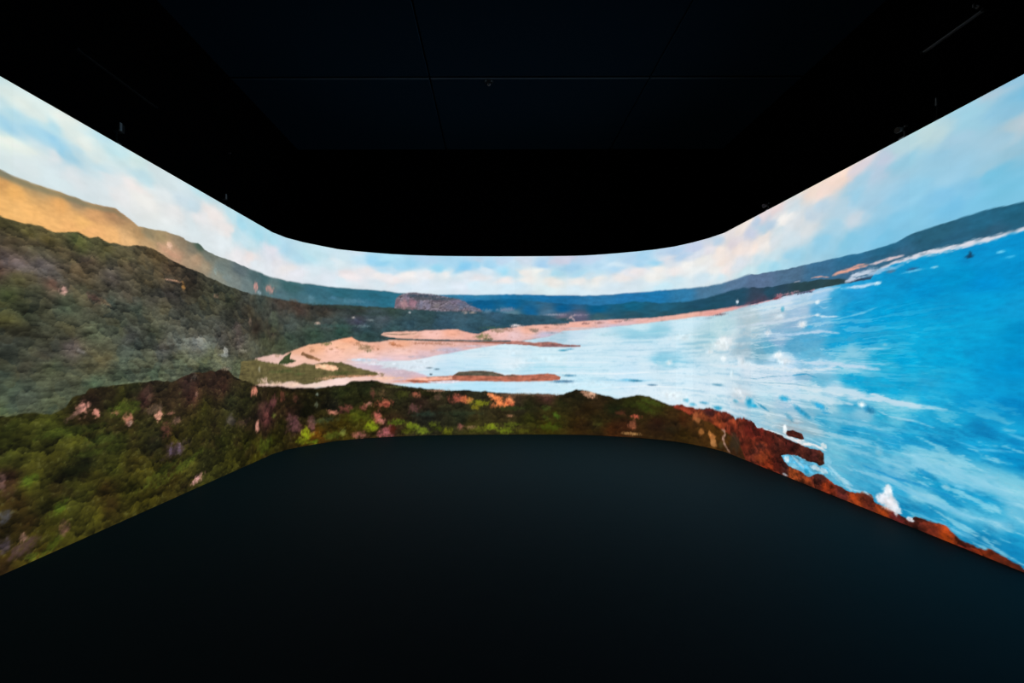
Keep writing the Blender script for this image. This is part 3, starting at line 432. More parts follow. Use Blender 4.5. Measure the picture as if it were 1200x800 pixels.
SEA_BLOBS = [(13.025,1.042,0.105,0.019,'1c78a0'),(13.308,0.971,0.073,0.014,'2c6c94'),(14.542,1.03,0.108,0.018,'4c90b0'),(11.697,1.603,0.081,0.018,'3c98b8'),(11.826,1.627,0.064,0.013,'60a8c8'),
 (11.696,1.01,0.21,0.026,'3c6c90'),(11.809,1.124,0.112,0.021,'4888a8'),(12.889,1.055,0.136,0.022,'60b8dc',0.7),(9.15,1.277,0.064,0.013,'6c8494'),(9.294,1.252,0.048,0.015,'506c7c'),
 (9.182,1.155,0.026,0.016,'3c5060'),(15.352,0.839,0.095,0.06,'0ca0d0'),(15.476,0.798,0.071,0.024,'20a8d4'),(15.672,0.802,0.114,0.017,'3090b8',0.9,-0.3),
 (16.114,0.957,0.09,0.032,'28a8d4'),(14.995,0.816,0.071,0.025,'58b0cc'),(13.92,0.734,0.048,0.032,'50b0d0'),(14.046,0.672,0.065,0.029,'38a8cc',0.7),(14.262,0.72,0.081,0.021,'50acd0'),
 (14.541,0.665,0.09,0.03,'1898c4'),(16.394,0.842,0.118,0.03,'2898c4',0.9,-0.4),(16.51,0.806,0.085,0.025,'2898c4',0.8,-0.4),(16.21,0.737,0.079,0.031,'50a0c0',0.7,-0.4),
 (16.727,0.928,0.104,0.028,'20a0d4',0.9,-0.2),(16.817,0.864,0.063,0.013,'2898c8',0.8),(14.65,1.742,0.07,0.047,'eef2f4',0.7),(14.668,1.661,0.279,0.066,'e2ebee',0.7),
 (14.377,1.559,0.071,0.028,'e8f0f4',0.8),(15.136,1.426,0.09,0.056,'ecf2f6',0.8),(14.667,1.449,0.061,0.04,'e8f0f4'),(14.877,1.217,0.049,0.052,'e8f4f8',0.7),
 (15.999,1.497,0.085,0.043,'f6fafc'),(16.116,1.422,0.131,0.042,'e4eef4',0.9),(15.788,1.788,0.073,0.038,'e4ecf4'),(16.441,1.853,0.073,0.035,'f4f6f8'),(16.569,1.815,0.069,0.019,'3098c8',0.8),
 (16.001,1.982,0.102,0.032,'d8e4ec',0.8),(16.085,2.07,0.033,0.032,'58b4d0'),(16.692,2.082,0.033,0.021,'e8f4fa'),(16.691,1.94,0.033,0.015,'e8f4fa'),(17.293,1.006,0.046,0.025,'f0f4f4'),
 (17.384,0.966,0.059,0.033,'1c84b4',0.9,-0.3),(17.473,2.165,0.038,0.016,'e8f4fa'),(15.088,0.95,0.16,0.044,'e8f0f4',0.8,-0.4),(13.608,1.372,0.059,0.045,'e8f4f8',0.8),
 (15.268,1.39,0.152,0.036,'e4eef2',0.6),(18.297,2.236,0.031,0.014,'143c5c'),(18.303,2.254,0.01,0.019,'183c58'),(17.829,2.232,0.048,0.011,'2c5c88'),(17.837,2.212,0.087,0.009,'70c0e4',0.8),
 (18.025,2.208,0.032,0.008,'98dcf4'),(18.511,2.222,0.024,0.009,'70ccec'),(18.569,2.173,0.031,0.007,'48b8e4',0.8),(17.62,2.25,0.044,0.012,'607c98'),(17.555,1.585,0.023,0.012,'78cce8'),
 (18.112,0.429,0.034,0.02,'a0d8ec',0.8),(18.224,0.461,0.051,0.013,'80cce8',0.6),(17.488,0.594,0.037,0.048,'90c8dc',0.6),(17.949,1.246,0.112,0.064,'1088c0',0.35),
 (18.39,0.938,0.076,0.038,'0c80bc',0.6,-0.2),(17.963,0.493,0.089,0.021,'1488bc',0.8,-0.3),(18.598,0.87,0.041,0.03,'0c84c0',0.5,-0.3),(17.191,2.082,0.215,0.051,'1498d8',0.3),
 (12.523,1.894,0.218,0.032,'a0d4e4',0.5),(11.373,1.449,0.487,0.049,'e4f4fa',0.4),(10.885,1.32,0.195,0.081,'e6f2f8',0.4),(10.723,1.581,0.228,0.065,'e6f2f8',0.4),
 (12.176,0.964,0.475,0.048,'d8f0fa',0.6),(13.695,0.806,0.234,0.074,'eaf4f8',0.7),(13.858,1.814,0.226,0.059,'e4f0f4',0.6)]
SANDC = [(3.983,1.294,'d8b8a0'),(5.964,1.491,'dcb8a4'),(6.321,1.464,'e8c4b0'),(6.772,1.603,'f0b890'),(6.771,1.434,'f4c8ac'),(7.086,1.636,'f4b88c'),(7.562,1.687,'fcc49c'),
 (7.71,1.796,'f8b488'),(7.404,1.58,'fccbb0'),(7.86,1.613,'f8c8a8'),(8.163,1.677,'ecb494'),(8.01,1.536,'f8d0bc'),(8.628,1.727,'f4b48c'),(8.628,1.583,'f8d0bc'),
 (8.628,1.456,'ecccc4'),(9.103,1.68,'f0c0a8'),(9.103,1.535,'dcc0bc'),(9.585,1.713,'e8b8a4'),(9.585,1.615,'c8bcc8'),(8.395,1.868,'f4c4a8'),(8.786,1.92,'e8b89c'),
 (9.263,1.907,'f8c8b4'),(9.586,1.94,'f4b494'),(9.91,1.891,'f0b8a0'),(10.072,1.826,'e8b8a4'),(10.561,1.907,'f0c4b4'),(11.049,2.004,'f4bca0'),(10.723,1.89,'e8c8c0'),
 (11.374,2.035,'f0b8a0'),(11.374,1.905,'c8c0cc'),(12.019,2.096,'f0b8a0'),(12.647,2.114,'f0b8a4'),(12.647,2.058,'c8c4d0'),(13.252,2.14,'e8b8a8'),(13.859,2.165,'ecb8a0'),
 (14.527,2.166,'e8a898'),(15.399,2.166,'d8a0a0'),(16.293,2.222,'c88c90'),(7.859,1.072,'f8d0b8'),(8.162,1.143,'f0c8b8'),(8.394,1.377,'dcd0d8'),(8.393,1.251,'ccb8c0'),
 (8.627,1.137,'ccb4b8'),(9.022,1.197,'d0bcc4'),(8.315,1.062,'f4c8b0'),(8.942,1.053,'e8b0a0'),(7.561,1.049,'ffe0cc'),(7.085,0.996,'f4d8c0'),(6.421,1.033,'e8c8b0'),
 (10.072,1.777,'d8a898'),(8.01,1.349,'d8c8cc'),(8.239,1.3,'d0c0c8')]
BEACH_TOP = [(3.74,0.797),(5.49,1.479),(5.718,1.484),(6.094,1.523),(6.263,1.543),(6.464,1.531),(6.608,1.587),(6.689,1.602),(6.963,1.706),(7.324,1.758),(7.562,1.824),
 (7.651,1.849),(7.755,1.858),(7.86,1.791),(8.041,1.762),(8.24,1.772),(8.441,1.809),(8.629,1.807),(9.103,1.788),(9.747,1.778),(10.691,1.776),(10.822,2.061),
 (11.131,2.101),(11.537,2.116),(12.131,2.159),(12.724,2.175),(13.281,2.177),(14.05,2.223),(14.706,2.229),(15.399,2.202),(15.789,2.213),(16.293,2.212),(16.652,2.23),
 (16.716,1.645),(18.057,0.767)]
BEACH_LOW = [(3.74,0.628),(6.422,1.302),(7.275,1.401),(7.934,1.411),(8.193,1.41),(8.785,1.415),(9.504,1.551),(9.909,1.631),(10.723,1.752),(11.406,1.864),(11.698,1.977),
 (12.336,2.017),(13.102,2.076),(13.475,2.107),(14.049,2.144),(14.472,2.137),(14.706,2.169),(15.293,2.19),(15.789,2.202),(16.215,2.212),(16.584,2.221),(16.679,2.227),
 (17.192,2.142),(18.06,2.014)]
WET = [(5.718,1.32),(7.244,1.431),(7.635,1.444),(7.934,1.396),(8.163,1.387),(8.394,1.346),(8.239,1.284),(8.627,1.248),(9.022,1.165),(9.134,1.115),(9.584,1.096),
 (9.584,1.015),(8.942,0.996),(8.549,0.978),(8.315,0.999),(7.56,0.973),(6.885,0.949),(6.222,0.94),(5.488,1.057)]
WET_BLOBS = [(7.934,1.435,0.241,0.025,'c8dcec',0.9),(8.316,1.354,0.309,0.025,'e4eef6',0.9),(8.785,1.295,0.253,0.04,'dce8f2',0.8),(8.01,1.38,0.212,0.019,'e4dce0',0.8),
 (8.44,1.266,0.156,0.032,'ccc0cc',0.7),(8.627,1.184,0.282,0.048,'ccb8c0',0.7),(9.022,1.39,0.223,0.032,'dce8f0',0.7),(8.943,1.487,0.222,0.026,'c4b8c4',0.7),
 (9.504,1.616,0.258,0.029,'c4bccc',0.8),(10.072,1.688,0.26,0.023,'ccc4d0',0.7),(12.019,2.023,0.319,0.016,'b8c8d8',0.6),(11.536,1.937,0.227,0.02,'b8c4d4',0.7),
 (8.393,1.092,0.342,0.025,'f4c4a8',0.8),(8.705,1.032,0.251,0.019,'e09c84',0.8)]
BARS = [([(8.705,1.048),(9.102,1.108),(9.584,1.129),(9.697,1.196),(9.908,1.215),(10.103,1.221),(10.331,1.207),(10.494,1.166),(10.591,1.133),(10.722,1.149),(10.917,1.133),
 (11.405,1.164),(11.534,1.148),(11.648,1.099),(11.631,1.042),(11.405,1.018),(10.721,1.008),(10.07,1.019),(9.584,1.025),(9.181,0.992),(8.863,0.996)],'b46a54'),([(9.6,1.129),(9.697,1.193),(9.908,1.212),(10.103,1.218),(10.331,1.204),(10.494,1.158),(10.591,1.125),(10.722,1.138),(10.852,1.108),(10.07,1.119)],'5c5648'),([(9.101,1.019),(9.584,1.041),(9.827,1.022),(9.584,0.986),(9.261,0.985)],'d8d0d8'),([(8.721,1.063),(9.102,1.108),(9.584,1.112),(9.584,1.056),(9.101,1.035)],'ecac94'),
 ([(10.072,1.753),(10.316,1.777),(10.723,1.789),(10.967,1.776),(11.13,1.751),(11.374,1.767),(11.536,1.758),(11.697,1.717),(12.018,1.702),(12.034,1.675),(11.697,1.668),
 (11.244,1.674),(11.049,1.702),(10.723,1.719),(10.316,1.736)],'b0766c'),([(11.374,1.718),(11.73,1.717),(12.034,1.688),(11.938,1.665),(11.244,1.668)],'8c6060')]
LAND_TOP = [(0.439,2.524),(1.267,2.511),(1.951,2.488),(2.33,2.45),(2.368,2.442),(2.501,2.442),(2.625,2.456),(2.725,2.442),(2.832,2.475),(2.921,2.496),(3.024,2.488),
 (3.106,2.514),(3.192,2.492),(3.301,2.496),(3.426,2.5),(3.634,2.562),(3.804,2.544),(3.987,2.506),(4.213,2.475),(4.509,2.45),(4.72,2.421),(5.081,2.39),(5.385,2.367),
 (5.722,2.379),(6.098,2.398),(6.61,2.402),(7.01,2.364),(7.563,2.417),(8.165,2.407),(8.708,2.399),(9.297,2.36),(9.83,2.371),(10.154,2.355),(10.724,2.306),
 (11.375,2.263),(11.779,2.147),(12.646,1.447)]
LAND_LOW = [(0.089,0.715),(1.867,0.393),(2.979,0.773),(3.981,0.76),(4.715,0.853),(5.623,1.083),(5.695,1.466),(6.094,1.51),(6.263,1.53),(6.464,1.518),(6.608,1.573),
 (6.963,1.692),(7.323,1.743),(7.562,1.809),(7.74,1.843),(7.86,1.775),(8.041,1.749),(8.24,1.764),(8.441,1.802),(8.629,1.802),(9.103,1.79),(9.747,1.781),(10.691,1.773),
 (10.821,2.048),(11.131,2.085),(11.537,2.099),(12.131,2.143),(12.647,2.145)]
SLOPE_S = [1.528,2.689,3.984,5.718,7.561,9.102,11.535]
FADE_S = [1.528,4.553,6.422,8.316,10.722]
FORE_S = [1.528,6.422,8.785,11.373,15.396]
LANDC = [(1.87,2.072,'4c4c30'),(1.869,1.578,'445438'),(1.868,1.183,'445438'),(2.357,2.403,'4a4a28'),(2.501,2.384,'505028'),(2.691,2.371,'5a5428'),(2.906,2.419,'4c5a2c'),
 (3.149,2.429,'484c2c'),(3.377,2.406,'4a4a30'),(2.384,2.257,'4a4634'),(2.562,2.257,'4a4836'),(2.795,2.278,'5a5034'),(2.441,2.127,'5a5454'),(2.384,2.175,'4c4848'),
 (2.625,2.176,'58585a'),(2.356,2.081,'58443c'),(2.691,2.138,'60605c'),(2.983,2.284,'564c3c'),(2.944,2.171,'585038'),(3.236,2.188,'50504a'),(3.425,2.299,'504c38'),
 (2.441,2.037,'48502c'),(2.384,1.921,'405028'),(2.592,1.981,'38402c'),(2.47,1.841,'3c4a34'),(2.691,2.027,'604c3c'),(2.83,1.935,'3c4834'),(3.063,2.014,'504c3c'),
 (2.982,2.052,'484c34'),(3.236,1.962,'48584a'),(3.425,2.063,'48483c'),(2.794,1.863,'3c4c38'),(2.383,1.743,'50562c'),(2.44,1.67,'3c4030'),(2.624,1.699,'4a5440'),
 (2.83,1.712,'52583c'),(3.062,1.691,'56684e'),(3.327,1.743,'44503c'),(3.474,1.673,'4c5450'),(2.383,1.596,'343c34'),(2.623,1.508,'40443c'),(2.499,1.551,'4a5440'),
 (2.866,1.564,'5c5852'),(2.355,1.36,'2c3c34'),(2.498,1.385,'4c4c38'),(2.689,1.412,'4a583c'),(2.981,1.405,'56583a'),(3.146,1.438,'58583a'),(3.423,1.395,'5c7058'),
 (2.439,1.267,'4c6048'),(2.623,1.286,'4c5a44'),(2.829,1.274,'46503c'),(3.061,1.26,'4c6648'),(3.326,1.305,'50664c'),(2.439,1.159,'4a5c4c'),(2.498,1.202,'445448'),
 (2.688,1.12,'56684a'),(2.354,1.126,'50643c'),(3.745,2.488,'50482e'),(3.986,2.399,'50442e'),(3.633,2.257,'4c4a34'),(4.283,2.323,'3c3428'),(3.986,2.14,'40403a'),
 (3.744,2.065,'42463c'),(3.526,1.957,'405040'),(3.861,1.95,'4c503c'),(4.401,2.246,'34382e'),(4.72,2.241,'384030'),(4.555,2.119,'3c4230'),(5.081,2.236,'3c4430'),
 (5.493,2.289,'444c40'),(5.08,2.017,'30342a'),(5.492,2.113,'343428'),(5.72,1.892,'2c2820'),(6.176,1.881,'38352a'),(4.399,1.907,'3c4438'),(4.115,1.838,'505444'),
 (3.743,1.727,'44503c'),(3.984,1.65,'5c6458'),(4.399,1.664,'687068'),(4.893,1.734,'4c5048'),(5.278,1.694,'50504a'),(3.525,1.594,'48584c'),(3.86,1.559,'545a54'),
 (3.631,1.432,'5c6c54'),(4.114,1.426,'5c6c50'),(4.717,1.449,'606c50'),(5.49,1.526,'5a6048'),(5.276,1.354,'546446'),(4.552,1.37,'586848'),(3.742,1.321,'546c50'),
 (5.963,1.314,'4c5c34'),(5.842,2.309,'3c4a40'),(6.425,2.34,'403c34'),(6.774,2.279,'443c34'),(7.246,2.273,'3c3c34'),(7.861,2.309,'303c38'),(8.474,2.346,'345048'),
 (9.104,2.293,'305458'),(9.748,2.298,'386070'),(10.398,2.282,'2f5c74'),(6.225,2.094,'4c5850'),(6.609,2.015,'4a5c54'),(7.245,2.081,'445450'),(7.861,2.123,'40485a'),
 (8.318,2.167,'445860'),(8.786,2.097,'2f5460'),(9.425,2.134,'30586c'),(10.073,2.184,'2c5868'),(10.643,2.151,'245468'),(5.965,1.718,'48543c'),(6.609,1.808,'3c5444'),
 (7.087,1.869,'345040'),(7.562,1.946,'2c5044'),(8.011,2.003,'30545a'),(8.011,1.878,'2c4c48'),(8.473,2.012,'345c60'),(6.224,1.596,'445038'),(5.719,1.588,'5a6450'),
 (6.423,1.666,'405038')]
LAND_BLOBS = [(2.794,2.004,0.029,0.033,'c89c90',0.9,-0.8),(3.165,1.961,0.061,0.019,'907c60',0.8,-0.4),(3.063,1.985,0.066,0.029,'604840',0.7,-0.4),(2.704,2.049,0.041,0.039,'684c40',0.6),
 (3.973,2.29,0.063,0.012,'b89078'),(4.077,2.294,0.066,0.013,'c09474'),(4.185,2.261,0.028,0.046,'c08c50'),(4.327,2.283,0.131,0.076,'2c2820',0.5),(4.771,2.227,0.052,0.031,'7c6450',0.7),
 (5.559,1.977,0.045,0.047,'7c6858',0.7),(5.238,1.862,0.101,0.079,'5c504c',0.7),(4.984,1.566,0.056,0.043,'b0b0a8'),(4.946,1.512,0.11,0.021,'787c78'),(5.382,1.571,0.128,0.023,'a09c88',0.8),
 (5.277,1.626,0.082,0.017,'847c70',0.7),(2.934,1.538,0.046,0.017,'8c8880',0.8,-0.4),(2.866,1.558,0.074,0.034,'5c5450',0.6,-0.3),(6.691,2.383,0.098,0.042,'6c5040',0.6),
 (7.119,2.06,0.047,0.022,'d0b0a0'),(7.771,2.197,0.03,0.015,'b8b0ac'),(7.921,2.048,0.105,0.022,'8498a0',0.7),(8.057,2.16,0.076,0.016,'909898',0.6),(4.399,1.645,0.361,0.077,'6c7470',0.45),
 (4.049,1.788,0.157,0.126,'586058',0.35),(4.718,1.881,0.339,0.082,'484c48',0.4),(6.225,2.015,0.123,0.157,'5c6c4c',0.35),(2.691,2.267,0.202,0.045,'50503a',0.3),
 (2.5,2.132,0.156,0.037,'5c5658',0.45),(2.691,2.112,0.108,0.032,'60605c',0.4),(7.486,2.034,0.411,0.03,'3c5c58',0.5),(8.165,2.273,0.46,0.031,'2c3c3a',0.6),
 (7.711,2.379,0.597,0.034,'33443a',0.6),(6.61,2.347,0.481,0.041,'3f3830',0.5)]
SPITS = [([(5.339,1.422),(5.718,1.454),(6.321,1.384),(6.64,1.324),(6.886,1.384),(7.039,1.36),(7.323,1.401),(7.561,1.391),(7.859,1.288),(8.162,1.206),(8.254,1.158),
 (7.934,1.132),(7.561,1.117),(7.243,1.076),(6.885,1.02),(6.607,1.091),(6.32,1.052),(5.962,1.1),(5.623,1.083),(5.276,1.173)],'625a38'),([(7.07,1.36),(7.275,1.364),(7.419,1.34),(7.517,1.293),(7.501,1.248),(7.322,1.244),(7.212,1.291),(7.086,1.301)],'f0bc98'),([(6.341,1.384),(6.484,1.491),(6.624,1.56),(6.608,1.463),(6.722,1.421),(6.544,1.367)],'3c4a2c'),([(6.856,1.576),(7.024,1.505),(7.181,1.446),(7.149,1.417),(6.962,1.462),(6.822,1.519)],'8c6444')]
BOULDER = [(8.505,2.395),(8.521,2.491),(8.536,2.555),(8.583,2.62),(8.646,2.662),(8.756,2.689),(8.867,2.7),(9.105,2.681),(9.297,2.659),(9.506,2.621),(9.7,2.582),(9.83,2.533),
 (9.943,2.452),(10.106,2.396),(10.187,2.347),(9.83,2.355),(9.296,2.352),(8.945,2.38),(8.708,2.383)]
BOULDER_BLOBS = [(8.677,2.479,0.078,0.08,'a07880'),(8.568,2.508,0.039,0.096,'806c78'),(8.85,2.483,0.071,0.08,'986c7c'),(8.74,2.608,0.047,0.048,'88788c'),(8.993,2.469,0.056,0.072,'7c7c90'),
 (9.136,2.455,0.064,0.065,'848094'),(9.297,2.457,0.048,0.057,'847c80'),(8.898,2.636,0.158,0.035,'44505c'),(9.105,2.592,0.192,0.04,'4c5058'),(9.345,2.555,0.161,0.032,'58505c',0.8),
 (9.668,2.525,0.129,0.065,'706880',0.8),(9.554,2.443,0.129,0.049,'6c6c80',0.7),(9.797,2.46,0.114,0.065,'606c84',0.8),(9.992,2.396,0.097,0.033,'70788c',0.7),
 (9.829,2.33,0.065,0.024,'a89890',0.8),(9.976,2.33,0.065,0.02,'b09c90',0.8),(8.755,2.4,0.158,0.026,'5c5450',0.6),(9.426,2.588,0.258,0.029,'3c4c58',0.8),
 (9.105,2.639,0.255,0.026,'34485a',0.8),(8.946,2.581,0.127,0.032,'50545c',0.7),(8.677,2.463,0.047,0.064,'b08c90',0.8),(8.85,2.467,0.055,0.064,'a07c88',0.8),
 (10.236,2.363,0.098,0.041,'5c8098',0.8),(10.562,2.379,0.13,0.036,'7c88a0',0.8),(10.692,2.395,0.081,0.033,'7c88a0',0.7),(8.787,2.321,0.024,0.016,'c0c4c4'),
 (5.723,2.488,0.059,0.061,'d89890'),(5.818,2.417,0.049,0.025,'9cb0b8'),(6.125,2.512,0.12,0.058,'b88880',0.9),(3.975,2.646,0.051,0.027,'f0c4a8'),(3.937,2.583,0.112,0.026,'dca888',0.7,-0.3),
 (4.051,2.565,0.078,0.045,'cc9c80',0.6),(4.755,2.536,0.034,0.041,'8c9c98',0.7),(5.006,2.486,0.094,0.043,'809090',0.6),(7.011,2.472,0.062,0.058,'5a8494',0.7),
 (7.406,2.525,0.065,0.03,'50809a',0.6),(7.786,2.491,0.181,0.04,'54869c',0.7)]
DUNE_BLOBS = [(7.98,1.66,0.121,0.047,'8c7050',0.75),(8.056,1.598,0.061,0.031,'7c7450',0.7),(7.86,1.721,0.06,0.039,'a87858',0.7),(7.371,1.625,0.04,0.019,'a87c5c',0.8),
 (7.276,1.712,0.079,0.024,'707040',0.8),(7.339,1.729,0.048,0.015,'606840',0.7),(7.024,1.592,0.046,0.029,'a87858',0.6),(7.485,1.656,0.033,0.015,'a07858',0.6),
 (8.535,1.703,0.109,0.025,'a86848',0.8,-0.2),(8.472,1.742,0.047,0.04,'c07850',0.6),(8.209,1.63,0.023,0.016,'a07050'),(9.103,1.745,0.287,0.026,'9c6448',0.55),
 (9.424,1.729,0.193,0.023,'a87860',0.5),(10.17,1.875,0.114,0.052,'7c7c50',0.8),(10.267,1.818,0.098,0.023,'4c5838',0.8),(10.072,1.875,0.065,0.023,'6c6c4c',0.7),
 (10.479,1.989,0.147,0.041,'7c6c50',0.6),(10.658,2.004,0.098,0.033,'a87c68',0.7),(10.349,2.038,0.195,0.024,'3c5c50',0.7),(11.163,1.987,0.073,0.033,'786c60',0.8),
 (11.082,2.003,0.049,0.024,'7c6c60',0.6),(11.374,2.043,0.049,0.016,'a87468',0.7),(11.617,2.099,0.129,0.024,'6c6058',0.6),(12.115,2.111,0.08,0.021,'7c5c60',0.7),
 (12.383,2.121,0.078,0.019,'8c6864',0.6),(12.724,2.135,0.092,0.016,'7c6060',0.6),(12.877,2.154,0.091,0.014,'4c5454',0.6),(11.455,1.937,0.113,0.013,'7c8490',0.7),
 (10.805,2.069,0.13,0.016,'e4c4bc',0.9),(10.789,2.092,0.081,0.011,'dcdce0',0.9),(11.859,2.243,0.096,0.016,'b8a0a8',0.8,0.5),(11.891,2.194,0.064,0.016,'c8b0b0',0.7,-0.9),
 (11.537,2.286,0.162,0.015,'b4b0bc',0.7),(12.019,2.274,0.16,0.015,'a898a8',0.6),(14.346,2.1,0.08,0.011,'7c8ca0',0.7),(14.599,2.139,0.142,0.016,'704c58',0.8),
 (15.048,2.286,0.035,0.028,'e8f0f8'),(15.501,2.226,0.161,0.03,'5c4456',0.6),(15.293,2.226,0.108,0.015,'7c5064',0.5),(16.002,2.241,0.085,0.032,'a86c78',0.85),
 (15.95,2.22,0.052,0.017,'7c3c48',0.8),(16.471,2.223,0.115,0.013,'40405c',0.8),(16.584,2.211,0.041,0.01,'40344c',0.8),(16.231,2.241,0.126,0.021,'b08490',0.85),
 (5.962,1.137,0.102,0.038,'ecc8b4',0.9),(5.789,1.146,0.048,0.025,'b8a890',0.5),(6.3,1.067,0.138,0.034,'ecc8b0',0.85),(6.655,1.053,0.114,0.042,'f0ccb4',0.85),
 (6.173,1.1,0.081,0.026,'c0a890',0.6),(6.322,1.504,0.06,0.021,'a08468',0.7),(7.634,1.138,0.296,0.018,'c88c6c',0.8),(7.243,1.106,0.126,0.024,'d8a484',0.7),
 (8.009,1.138,0.212,0.016,'e0a484',0.8),(8.285,1.157,0.039,0.032,'6c5c3c',0.7),(6.771,1.209,0.1,0.021,'586838',0.6),(7.561,1.201,0.147,0.03,'3c4c24',0.6),
 (6.422,1.262,0.286,0.027,'384a26',0.6),(5.814,1.306,0.037,0.037,'a09c84',0.7)]
DUNE_LINES = [([(8.271,1.906),(8.441,1.909),(8.629,1.903),(8.865,1.921),(8.944,1.945)],.008,'4c4c38',.9),([(8.271,1.819),(8.629,1.807),(9.103,1.796),(9.747,1.787),(10.072,1.781),(10.723,1.776)],.006,'5c5840',.8),([(8.944,1.793),(10.072,1.761),(10.723,1.752)],.01,'905844',.6),([(16.907,2.338),(17.082,2.355),(17.245,2.366),(17.377,2.365)],.018,'eaa894',.95),([(16.584,2.367),(16.745,2.358),(16.871,2.326)],.01,'d0a098',.8),([(16.294,2.366),(16.414,2.366)],.008,'9c9ca8',.6),([(17.377,2.361),(17.584,2.366),(17.756,2.366)],.014,'dcc8cc',.9)]
FORE_TOP = [(0.437,0.626),(1.265,0.948),(1.949,1.072),(2.327,1.077),(2.498,1.079),(2.688,1.062),(2.807,1.091),(2.865,1.156),(2.98,1.18),(3.02,1.22),(3.326,1.229),(3.473,1.235),
 (3.685,1.256),(4.047,1.237),(4.323,1.304),(4.716,1.315),(4.983,1.35),(5.175,1.223),(5.717,1.089),(6.32,1.032),(6.885,0.963),(7.634,0.986),(7.708,1.037),
 (7.859,1.056),(8.162,1.049),(8.315,1.015),(8.627,0.945),(9.101,0.882),(9.502,0.853),(9.907,0.851),(10.721,0.783),(11.323,0.782),(11.566,0.75),(11.776,0.799),
 (11.936,0.865),(12.128,0.834),(12.411,0.767),(12.721,0.704),(13.025,0.776),(13.249,0.762),(13.472,0.673),(13.651,0.625),(13.855,0.582),(14.522,0.405),(15.176,0.217),
 (15.39,0.019),(15.781,-0.227),(17.185,-0.428),(19.399,-0.655)]
FOREC = [(1.867,0.788,'2c3814'),(1.867,0.393,'303810'),(2.354,1.009,'2c3c14'),(2.354,0.834,'364818'),(2.497,0.896,'3c4c18'),(2.688,0.926,'3c501a'),(2.902,0.822,'405018'),
 (3.145,0.83,'40501c'),(3.325,0.707,'2c3c14'),(2.497,0.743,'303c14'),(2.688,0.699,'2c3410'),(2.979,0.633,'182010'),(2.864,0.557,'141a0a'),(2.527,0.581,'44581a'),
 (2.409,0.644,'2c2018'),(2.687,0.473,'2c3410'),(3.059,0.471,'303810'),(3.232,0.5,'344414'),(2.438,0.456,'2c2810'),(2.621,0.333,'242c10'),(2.826,0.317,'44561c'),
 (2.978,0.352,'3c4c18'),(3.143,0.339,'34300f'),(3.231,0.2,'2c2a10'),(2.755,0.268,'303c10'),(2.496,0.284,'2c2810'),(2.686,0.181,'28300c'),(3.058,0.148,'3c4814'),
 (2.62,0.048,'34300f'),(2.686,0.084,'384814'),(2.352,0.045,'302810'),(2.526,0.026,'485014'),(2.437,0.036,'3a4410'),(2.98,0.97,'2c2a14'),(3.061,1.116,'1c1a14'),
 (3.326,1.091,'3a4a18'),(3.234,1.175,'202414'),(3.524,1.192,'1f2a14'),(3.63,1.119,'3c2c28'),(3.421,0.846,'28300f'),(3.629,0.814,'303a18'),(3.859,1.195,'262a1a'),
 (4.251,1.189,'2c2620'),(4.323,1.042,'342820'),(3.982,1.027,'2c2a1a'),(4.716,1.213,'28221a'),(4.89,1.098,'30261c'),(4.551,0.872,'28300f'),(5.076,0.921,'28341a'),
 (5.487,0.881,'1f2810'),(3.981,0.653,'2c300f'),(4.395,0.696,'2c3410'),(3.74,0.628,'1c2414'),(3.522,0.509,'2c300f'),(3.856,0.389,'343c10'),(4.248,0.296,'44521c'),
 (3.627,0.32,'3a4414'),(3.42,0.257,'34400f'),(3.98,0.226,'2c2c0c'),(4.549,0.274,'202810'),(4.888,0.409,'202a0c'),(4.712,0.031,'303c14'),(5.073,0.154,'303a10'),
 (5.485,0.295,'202808'),(5.715,0.616,'1c1c10'),(5.712,0.13,'303808'),(3.627,0.114,'38400f'),(6.222,0.94,'20200c'),(6.011,0.576,'402a28'),(6.419,0.387,'1c2008'),
 (6.219,0.22,'242c08'),(6.687,0.766,'1c1c0c'),(7.084,0.807,'1c200c'),(7.56,0.851,'1f2c14'),(8.009,0.912,'1c2814'),(8.315,0.825,'2c301c'),(6.93,0.603,'141808'),
 (7.401,0.635,'141810'),(7.708,0.723,'1c2410'),(6.606,0.566,'241c14'),(7.21,0.356,'303410'),(7.114,0.177,'4c3c0c'),(7.559,0.243,'303008'),(7.857,0.376,'343c0c'),
 (8.161,0.516,'24280c'),(8.391,0.268,'302818'),(8.626,0.737,'242c18'),(9.021,0.649,'28241c'),(9.101,0.809,'202810'),(9.421,0.562,'242c1c'),(9.745,0.803,'1f2418'),
 (10.07,0.769,'242c1c'),(9.1,0.357,'1c241c'),(9.744,0.316,'202c1c'),(9.906,0.184,'384018'),(10.557,0.392,'2c3018'),(10.883,0.473,'282c1c'),(10.721,0.767,'4c4434'),
 (10.721,0.669,'3c3c28'),(11.371,0.733,'48382c'),(11.046,0.31,'2c3810'),(11.533,0.311,'303810'),(11.37,0.147,'343808'),(11.046,0.554,'1c2410'),(11.695,0.636,'202810'),
 (12.016,0.768,'1c2010'),(12.175,0.479,'24200c'),(12.333,0.613,'2c2814'),(12.644,0.495,'1c240f'),(12.949,0.586,'24300f'),(13.249,0.646,'303c14'),(13.395,0.531,'2c3410'),
 (12.796,0.186,'302010'),(12.332,0.243,'282c10'),(12.015,0.152,'30280c'),(12.643,0.098,'3c280f'),(13.395,0.302,'281c10'),(13.694,0.255,'242010'),(13.854,0.128,'302a0c'),
 (13.695,0.478,'383014'),(14.18,0.458,'4c3c18'),(14.522,0.365,'44340f'),(13.855,0.421,'3c2810'),(14.698,0.126,'44340f'),(14.945,0.301,'44380f'),(15.175,0.155,'3c2c14'),
 (14.944,0.045,'3c2c14')]
